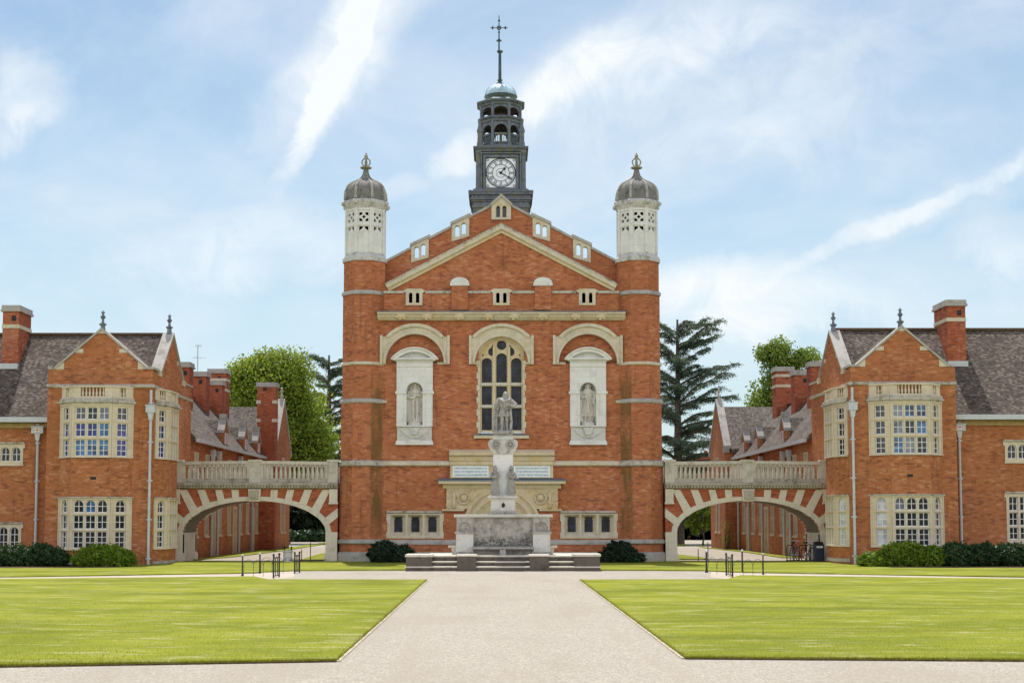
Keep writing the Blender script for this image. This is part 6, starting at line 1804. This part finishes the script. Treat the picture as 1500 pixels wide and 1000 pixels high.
t = thing('cycle_rack', 'black tubular cycle rack behind the bicycles beneath the right arch', 'rack', (x,y,0))
m = M()
for k in (-.55,.05,.6): m.tube([(x+k,y+.5,0),(x+k,y+.5,.7),(x+k+.05,y+.55,.78),(x+k+.3,y+.55,.78),(x+k+.35,y+.5,.7),(x+k+.35,y+.5,0)], .025, 8)
m.tube([(x-.6,y+.5,.05),(x+1.0,y+.5,.05)], .02, 6); m.build('rack_hoops', DARKIRON, t)
# ================================================================ trees and shrubs
def leaves(C, size, nrm=None, flat=0.0, asp=.62):
    """one bent-diamond leaf per centre, random orientation (flat -> horizontal)"""
    n = len(C)
    N_ = rng.normal(0,1,(n,3)); 
    if nrm is not None: N_ = N_*.8+nrm
    N_[:,2] = N_[:,2]*(1)+flat
    N_ /= np.linalg.norm(N_,axis=1)[:,None]
    A = rng.normal(0,1,(n,3)); A -= (A*N_).sum(1)[:,None]*N_; A /= np.linalg.norm(A,axis=1)[:,None]
    B = np.cross(N_,A); s = (size*rng.uniform(.6,1.3,n))[:,None]
    P = np.zeros((n,4,3)); P[:,0] = C-A*s; P[:,1] = C-B*s*asp+N_*s*.12; P[:,2] = C+A*s; P[:,3] = C+B*s*asp+N_*s*.12
    return P
def clump_points(centers, rad, per, shell=.55):
    n = len(centers); out = []; nr = []
    d = rng.normal(0,1,(n,per,3)); d /= np.linalg.norm(d,axis=2)[:,:,None]
    d[:,:,2] = d[:,:,2]*.8
    r = rad[:,None]*(shell+(1-shell)*rng.random((n,per)))*rng.uniform(.75,1.15,(n,per))
    P = centers[:,None,:]+d*r[:,:,None]
    return P.reshape(-1,3), d.reshape(-1,3)
def trunk(t, x, y, z0, z1, r, limbs=(), name='trunk'):
    m = M(); pts = []; n = 7
    for i in range(n): pts.append((x+random.uniform(-.12,.12)*i/3, y+random.uniform(-.12,.12)*i/3, z0+(z1-z0)*i/(n-1)))
    m.tube(pts, [r*(1.35 if i == 0 else 1-.75*i/(n-1)) for i in range(n)], 10)
    for (a, b, rr) in limbs:
        mid = [(a[k]+b[k])/2+random.uniform(-.25,.25) for k in range(3)]; m.tube([a,mid,b],[rr,rr*.65,rr*.25],7)
    return m.build(name, BARK, t, smooth=True)
def broadleaf(name, label, cat, x, y, blobs, leafm, size, nclump, per, crad, trunk_r=.4, ztrunk=None, group=None):
    """blobs: (x,y,z,rx,ry,rz) ellipsoids that make up the crown"""
    t = thing(name, label, cat, (x,y,0), group)
    cs = []; vol = np.array([b[3]*b[4]*b[5] for b in blobs])**(2/3); vol /= vol.sum()
    for b, v in zip(blobs, vol):
        k = max(4, int(nclump*v)); d = rng.normal(0,1,(k,3)); d /= np.linalg.norm(d,axis=1)[:,None]
        rr = rng.uniform(.55,1.04,k)**.6
        cs.append(np.array(b[:3])+d*np.array(b[3:])*rr[:,None])
    cs = np.concatenate(cs); rad = rng.uniform(crad*.55,crad*1.3,len(cs))
    P, nr = clump_points(cs, rad, per)
    card = leaves(P, size, nr*.7+np.array([0,0,.35]))
    card_mesh('crown', card, leafm, t)
    zt = ztrunk or max(b[2] for b in blobs)
    limbs = [((x,y,zt*random.uniform(.3,.55)), tuple(cs[random.randrange(len(cs))]), trunk_r*.4) for _ in range(14)]
    trunk(t, x, y, -.1, zt, trunk_r, limbs)
    return t
def bl(px, py, Y, rpx, rpy=None, ry=None):
    x, z = W(px, py, Y); r = S(rpx, Y); return (x, Y, z, r, ry or r, S(rpy or rpx, Y))
Yt = 32*K
broadleaf('lime_tree', 'big round bright green broadleaf tree rising behind the left wing chimneys', 'tree', X(415,Yt), Yt,
    [bl(392,560,Yt,40,32),bl(370,548,Yt,24,18),bl(408,538,Yt,28,16),bl(433,570,Yt,20,26),bl(448,628,Yt,22,30),bl(415,610,Yt,40,46),bl(366,590,Yt,30,40),bl(420,665,Yt,42,36),bl(466,668,Yt,20,34),bl(352,565,Yt,12,22)],
    L_LIME, .13, 210, 400, 1.75, .5)
Yt = 48*K
broadleaf('chestnut_tree', 'pale green broadleaf tree with ragged open crown behind the right wing chimneys', 'tree', X(1160,Yt), Yt,
    [bl(1150,522,Yt,28,18),bl(1128,520,Yt,18,10),bl(1178,530,Yt,18,14),bl(1142,555,Yt,20,26),bl(1122,585,Yt,18,18),bl(1150,590,Yt,26,26),bl(1115,597,Yt,12,9)],
    L_OAK, .16, 70, 230, 1.35, .45)
def cedar(x, y, z0, z1, reach, seed, label, dens=1.0):
    r_ = random.Random(seed); t = thing('cedar_tree', label, 'tree', (x,y,0), 'dark cedars behind the hall')
    m = M(); lean = r_.uniform(-.3,.3)
    pts = [(x+lean*i/8, y, -.1+(z1+.1)*i/8) for i in range(9)]
    m.tube(pts, [.5*(1-.9*i/8)+.03 for i in range(9)], 10)
    C = []; 
    nb = int(44*dens)
    for i in range(nb):
        u = (i+.3)/nb; z = z0+(z1-z0)*.97*u**.9
        an = i*2.4+r_.uniform(-.6,.6)
        if i % 2: an = r_.uniform(-.65,.65)+(PI if i % 6 == 5 else 0)
        L = reach*(1.0-.50*u**1.8)*r_.uniform(.45,1.12)
        rise = r_.uniform(.2,.75)+.35*u; n = 8; bp = []
        for k in range(n):
            q = k/(n-1); bp.append(Vector((x+lean*u+math.cos(an)*L*q+r_.uniform(-.12,.12), y+math.sin(an)*L*q, z+L*rise*q-L*.30*q*q+r_.uniform(-.12,.12))))
        m.tube(bp, [.17*(1-u*.7)*(1-.85*k/(n-1))+.015 for k in range(n)], 6)
        for k in range(1, n):
            for rep in range(5):
                q = Vector(bp[k-1]).lerp(bp[k], r_.random()); side = Vector((-math.sin(an), math.cos(an), 0))*r_.choice((-1,1))
                l2 = min(2.6, L*.3)*r_.uniform(.4,1.15)*(1-.35*k/n)*min(1,(k+1)/3); e = q+side*l2+Vector((math.cos(an),math.sin(an),0))*l2*.6+Vector((0,0,-.18*l2))
                m.tube([q,e],[.03,.008],4)
                nn = int(max(10, l2*46*dens))
                tt = np.array([r_.random() for _ in range(nn)])[:,None]
                C.append(np.array(q)*(1-tt)+np.array(e)*tt+rng.normal(0,1,(nn,3))*np.array([.18,.18,.06])*(.7+l2*.15)-np.array([0,0,.22])*rng.random((nn,1))**2)
        C.append(np.array(bp[-1])+rng.normal(0,1,(24,3))*np.array([.25,.25,.08]))
    m.build('trunk', BARK, t, smooth=True)
    card_mesh('crown', leaves(np.concatenate(C), .10, None, .9, .30), L_CEDAR, t)
    return t
Yt = 30*K
cedar(X(993,Yt), Yt, 1.2, Z(468,Yt), S(104,Yt), 5, 'tall dark cedar with layered drooping branches beside the right turret', 1.35)
Yt = 42*K
cedar(X(483,Yt), Yt, 2.0, Z(520,Yt), S(62,Yt), 8, 'dark cedar showing between the bright lime tree and left turret', 1.3)
# small tree under the right arch
Yt = 26*K
broadleaf('young_tree', 'small bright green young tree framed by the right bridge arch', 'tree', X(1029,Yt), Yt,
    [bl(1030,758,Yt,20,16),bl(1020,765,Yt,12,10),bl(1042,752,Yt,12,12),bl(1026,775,Yt,10,8)], L_LIME, .13, 46, 60, .38, .08, ztrunk=Z(758,Yt))
# shaded wood beyond the courts
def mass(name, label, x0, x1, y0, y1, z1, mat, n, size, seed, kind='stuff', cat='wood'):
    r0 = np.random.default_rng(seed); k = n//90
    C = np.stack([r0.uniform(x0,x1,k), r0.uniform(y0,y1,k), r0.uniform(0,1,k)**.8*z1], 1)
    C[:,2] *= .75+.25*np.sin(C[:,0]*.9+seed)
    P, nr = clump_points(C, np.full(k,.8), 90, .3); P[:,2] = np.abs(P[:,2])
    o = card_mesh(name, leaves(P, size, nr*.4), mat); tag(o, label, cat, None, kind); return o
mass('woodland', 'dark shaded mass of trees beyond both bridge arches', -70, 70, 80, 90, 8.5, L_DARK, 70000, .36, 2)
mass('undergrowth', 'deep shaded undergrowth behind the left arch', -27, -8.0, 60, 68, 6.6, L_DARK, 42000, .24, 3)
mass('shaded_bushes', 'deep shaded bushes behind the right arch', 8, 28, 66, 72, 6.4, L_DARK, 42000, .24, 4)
def shrub(label, x, y, blobs, mat, size, n, group=None, name='shrub'):
    t = thing(name, label, 'shrub', (x,y,0), group); Ps, Ns = [], []
    w = np.array([b[3]*b[5] for b in blobs]); w = w/w.sum()
    for b, f_ in zip(blobs, w):
        k = int(n*f_); d = rng.normal(0,1,(k,3)); d /= np.linalg.norm(d,axis=1)[:,None]
        bump = 1+.13*np.sin(d[:,0]*7+b[0]*3)*np.cos(d[:,2]*6+d[:,1]*5)+.08*np.sin(d[:,2]*13+d[:,0]*11)
        rr = (rng.uniform(.62,1.0,k)**.5*bump+rng.normal(0,.035,k)+(rng.random(k) < .07)*rng.uniform(.02,.22,k)*(d[:,2] > -.1))[:,None]
        rr *= (1+.10*np.sin(d[:,0]*17+b[2]*9)*np.sin(d[:,1]*15+d[:,2]*19))[:,None]
        P = np.array(b[:3])+d*np.array(b[3:])*rr; ok = P[:,2] > .02
        Ps.append(P[ok]); Ns.append(d[ok])
    P = np.concatenate(Ps); N_ = np.concatenate(Ns)
    card_mesh('foliage', leaves(P, size, N_*.9+np.array([0,0,.3])), mat, t)
    m = M(); 
    for k in range(9): 
        b = blobs[k % len(blobs)]; m.tube([(b[0]+random.uniform(-.2,.2),b[1],0),(b[0]+random.uniform(-.5,.5)*b[3],b[1]+random.uniform(-.4,.4)*b[4],b[2]+.4*b[5])],[.03,.008],5)
    m.build_split('stem', BARK, t)
    return t
def sb(px, y, zc, rpx, h, ry=.8): return (X(px,y,815), y, zc, S(rpx,y), ry, h)
Ys = -1.35*K
shrub('dark rounded twin lobed evergreen at the foot of the hall, left of the fountain', X(572,Ys), Ys, [sb(560,Ys,.42,20,.58,.7),sb(588,Ys,.36,18,.48,.7),sb(566,Ys,.62,12,.42,.5)], L_YEW, .055, 16000, 'dark evergreens against the hall plinth')
shrub('dark domed evergreen at the foot of the hall, right of the fountain', X(908,Ys), Ys, [sb(907,Ys,.42,22,.60,.7),sb(890,Ys,.25,17,.34,.6),sb(926,Ys,.22,18,.34,.6)], L_YEW, .055, 16000, 'dark evergreens against the hall plinth')
Ys = -5.0*K
shrub('bright laurel bush in front of the left block bay window', X(152,Ys), Ys, [sb(150,Ys,0.430,38,0.522,.7),sb(125,Ys,0.301,20,0.378,.6),sb(178,Ys,0.327,20,0.414,.6),sb(163,Ys,0.533,20,0.396,.6)], L_LAUREL, .06, 15000, 'bushes along the school walls')
shrub('bright laurel bush in front of the right block bay window', X(1325,Ys), Ys, [sb(1325,Ys,0.473,40,0.594,.7),sb(1285,Ys,0.275,28,0.378,.6),sb(1362,Ys,0.430,26,0.495,.6),sb(1318,Ys,0.671,22,0.342,.6)], L_LAUREL, .06, 17000, 'bushes along the school walls')
shrub('long dark hedge under the windows at the left edge of the lawn', X(40,Ys), Ys, [sb(-15,Ys,0.430,34,0.495,.7),sb(20,Ys,0.430,34,0.522,.7),sb(60,Ys,0.447,30,0.558,.7),sb(85,Ys,0.361,16,0.414,.6),sb(-50,Ys,0.430,34,0.504,.7)], L_HEDGE, .055, 24000, 'bushes along the school walls', 'hedge')
shrub('long dark hedge under the windows at the right edge of the lawn', X(1450,Ys), Ys, [sb(1400,Ys,0.473,30,0.576,.7),sb(1440,Ys,0.473,34,0.558,.7),sb(1480,Ys,0.473,34,0.540,.7),sb(1515,Ys,0.430,34,0.540,.7),sb(1550,Ys,0.430,34,0.540,.7)], L_HEDGE, .055, 24000, 'bushes along the school walls', 'hedge')
Ys = 37*K
shrub('low clipped hedge bank across the court behind the left arch', X(450,Ys), Ys, [(x_,Ys,.3,1.4,.8,.75) for x_ in np.arange(-22,-11,1.6)], L_HEDGE, .12, 9000, None, 'hedge')
shrub('bare trained climber against the right wing transept wall', X(1062,25), 24.3, [(X(1062,25),24.5,1.0,.45,.25,.95)], L_LAUREL, .045, 260)

# a brick house far beyond the right bridge
Yh = 75; hx0, hx1 = X(1017,Yh,665), X(1052,Yh,665)
t = thing('distant_house', 'far red brick house top showing above the right bridge rail', 'house', ((hx0+hx1)/2,Yh,0))
m = M(); m.box(hx0,hx1,Yh,Yh+6,-.1,Z(665,Yh)); m.build('wall', BRICK3, t)
m = M(); m.ext([(Yh-.2,Z(665,Yh)),(Yh+3,Z(661.5,Yh)),(Yh+6.2,Z(665,Yh))], hx0-.1, hx1+.1, (V3(0,0,0), V3(0,1,0), V3(0,0,1), V3(1,0,0)), 0); m.build('roof', ROOF2, t)
m = M(); m.box(X(1037,Yh,665),X(1041,Yh,665),Yh+2,Yh+3,Z(666,Yh),Z(658,Yh)); m.build('chimney', BRICK3, t)

# ================================================================ sky, sun, camera
def world():
    w = bpy.data.worlds.new('World'); SC.world = w; w.use_nodes = True; t = w.node_tree; t.nodes.clear()
    h = NT.__new__(NT); h.t = t
    out = t.nodes.new('ShaderNodeOutputWorld'); bg = t.nodes.new('ShaderNodeBackground'); t.links.new(bg.outputs[0], out.inputs[0])
    sky = t.nodes.new('ShaderNodeTexSky'); sky.sky_type = 'NISHITA'; sky.sun_disc = False; sky.sun_elevation = SUN_EL; sky.sun_rotation = SUN_ROT
    sky.air_density = 1.0; sky.dust_density = 1.2; sky.ozone_density = 1.6
    tc = t.nodes.new('ShaderNodeTexCoord'); D = tc.outputs['Generated']; d = h.sep(D)
    yy = h.math('MAXIMUM', d[1], .05)
    u = h.math('DIVIDE', d[0], yy); v = h.math('DIVIDE', d[2], yy)
    front = h.ramp(d[1], .02, .12)
    uv = h.comb(u, v, 0.0)
    n1 = h.noise(uv, 4.7, 7, .62, .6); n2 = h.noise(uv, 16.0, 7, .65, .8); n3 = h.noise(h.scale(uv,(1,2.2,1)), 2.4, 6, .6, .5)
    wu = h.math('ADD', u, h.math('ADD', h.math('MULTIPLY', h.math('SUBTRACT', n1, .5), .07), h.math('MULTIPLY', h.math('SUBTRACT', n2, .5), .035)))
    n1b = h.noise(h.scale(uv,(1,1,1)), 6.1, 6, .62, .3)
    wv = h.math('ADD', v, h.math('ADD', h.math('MULTIPLY', h.math('SUBTRACT', n1b, .5), .07), h.math('MULTIPLY', h.math('SUBTRACT', n2, .5), .035)))
    def blob(px, py, lx, ly, ang, pw, soft=1.0, wid2=None):
        cu, cv = (px-729)/F, (758-py)/F; ca, sa = math.cos(R(ang)), math.sin(R(ang))
        a = h.math('SUBTRACT', wu, cu); b = h.math('SUBTRACT', wv, cv)
        p = h.math('ADD', h.math('MULTIPLY', a, ca), h.math('MULTIPLY', b, sa)); q = h.math('SUBTRACT', h.math('MULTIPLY', b, ca), h.math('MULTIPLY', a, sa))
        p = h.math('DIVIDE', p, lx/F); q = h.math('DIVIDE', q, ly/F)
        r = h.math('ADD', h.math('MULTIPLY', p, p), h.math('MULTIPLY', q, q))
        return h.math('MULTIPLY', h.ramp(r, 1.9, 0.0), pw*.85)
    B = [blob(490,95,185,25,66,.66), blob(455,160,90,20,72,.5), blob(500,60,150,60,62,.35), blob(420,150,90,50,60,.35), blob(560,-20,160,60,55,.5),
         blob(845,95,95,34,38,.62), blob(960,50,230,60,24,.5), blob(682,215,46,28,20,.75), blob(1090,70,260,150,15,.30),
         blob(1340,305,230,15,27,.62), blob(1400,280,200,30,25,.4), blob(1100,440,190,46,-4,.8), blob(1010,470,140,70,0,.35),
         blob(25,120,70,36,-40,.6), blob(10,160,60,30,0,.4), blob(360,370,180,48,2,.55), blob(300,410,90,60,30,.3), blob(330,580,260,120,0,.2),
         blob(1480,345,80,50,0,.55), blob(560,285,70,14,25,.4), blob(1250,90,400,120,12,.25), blob(1200,220,500,60,8,.22), blob(650,120,240,60,-10,.25), blob(200,250,300,80,-15,.16), blob(1380,420,200,60,10,.3)]
    tot = B[0]
    for b in B[1:]: tot = h.math('ADD', tot, b)
    wisp = h.ramp(n2, .2, .8); tot = h.math('MULTIPLY', tot, h.math('ADD', h.math('MULTIPLY', wisp, .75), .35))
    veil = h.math('MULTIPLY', h.ramp(n3, .36, .72), .5)
    c_front = h.math('MINIMUM', h.math('ADD', tot, veil), 1.0)
    # the half of the sky behind the viewer: bright clouds added as facade fill
    nb = h.noise(D, 2.3, 7, .62, .4); c_fill = h.math('MULTIPLY', h.ramp(nb, .34, .55), h.ramp(d[2], .8, .35))
    cm = h.math('ADD', h.math('MULTIPLY', c_front, front), h.math('MULTIPLY', c_fill, h.math('SUBTRACT', 1.0, front)))
    up = h.ramp(d[2], -.02, .06)
    tint = h.mix(1.0, sky.outputs[0], SKY_TINT, 'MULTIPLY')
    hz = h.ramp(d[2], .42, .0); tint = h.mix(h.math('MULTIPLY', hz, .55), tint, SKY_HAZE)
    cl = h.mix(front, CLOUD_FILL, CLOUD_FRONT)
    col = h.mix(cm, tint, cl)
    col = h.mix(up, (.5,.5,.35), col)
    t.links.new(col, bg.inputs[0]); bg.inputs[1].default_value = SKY_STR
SUN_EL, SUN_AZ = R(68), R(-9)            # azimuth from +Y (straight behind the hall), towards -X
SUN_ROT = SUN_AZ
SKY_STR = .11
SKY_TINT = (1.18,1.28,1.22); SKY_HAZE = (6.0,7.5,8.5); CLOUD_FRONT = (8.6,9.0,9.3); CLOUD_FILL = (17.5,17.2,17)  # the last colour is added fill light from unseen clouds
world()
sd = bpy.data.lights.new('sun', 'SUN'); sd.energy = 5.0; sd.angle = R(.6); sd.color = (1.0,.95,.86)
so = bpy.data.objects.new('sun', sd); COL.objects.link(so)
dirv = Vector((math.sin(SUN_AZ)*math.cos(SUN_EL), math.cos(SUN_AZ)*math.cos(SUN_EL), math.sin(SUN_EL)))
so.rotation_euler = dirv.to_track_quat('Z','Y').to_euler(); so.location = (0,40,60)
cd = bpy.data.cameras.new('camera'); cd.sensor_width = 36; cd.lens = 36*F/1500; cd.shift_x = (750-CX)/1500; cd.shift_y = (CY-500)/1500
cd.clip_start = .1; cd.clip_end = 4000
co = bpy.data.objects.new('camera', cd); COL.objects.link(co); co.location = (CAMX,CAMY,CAMZ); co.rotation_euler = (PI/2+TH,0,0); SC.camera = co
vs = SC.view_settings; vs.view_transform = 'Standard'; vs.look = 'None'; vs.exposure = 0.0; vs.gamma = 1.0
SC.cycles.max_bounces = 6; SC.cycles.transparent_max_bounces = 4; SC.cycles.use_denoising = True
SC.cycles.sample_clamp_indirect = 8
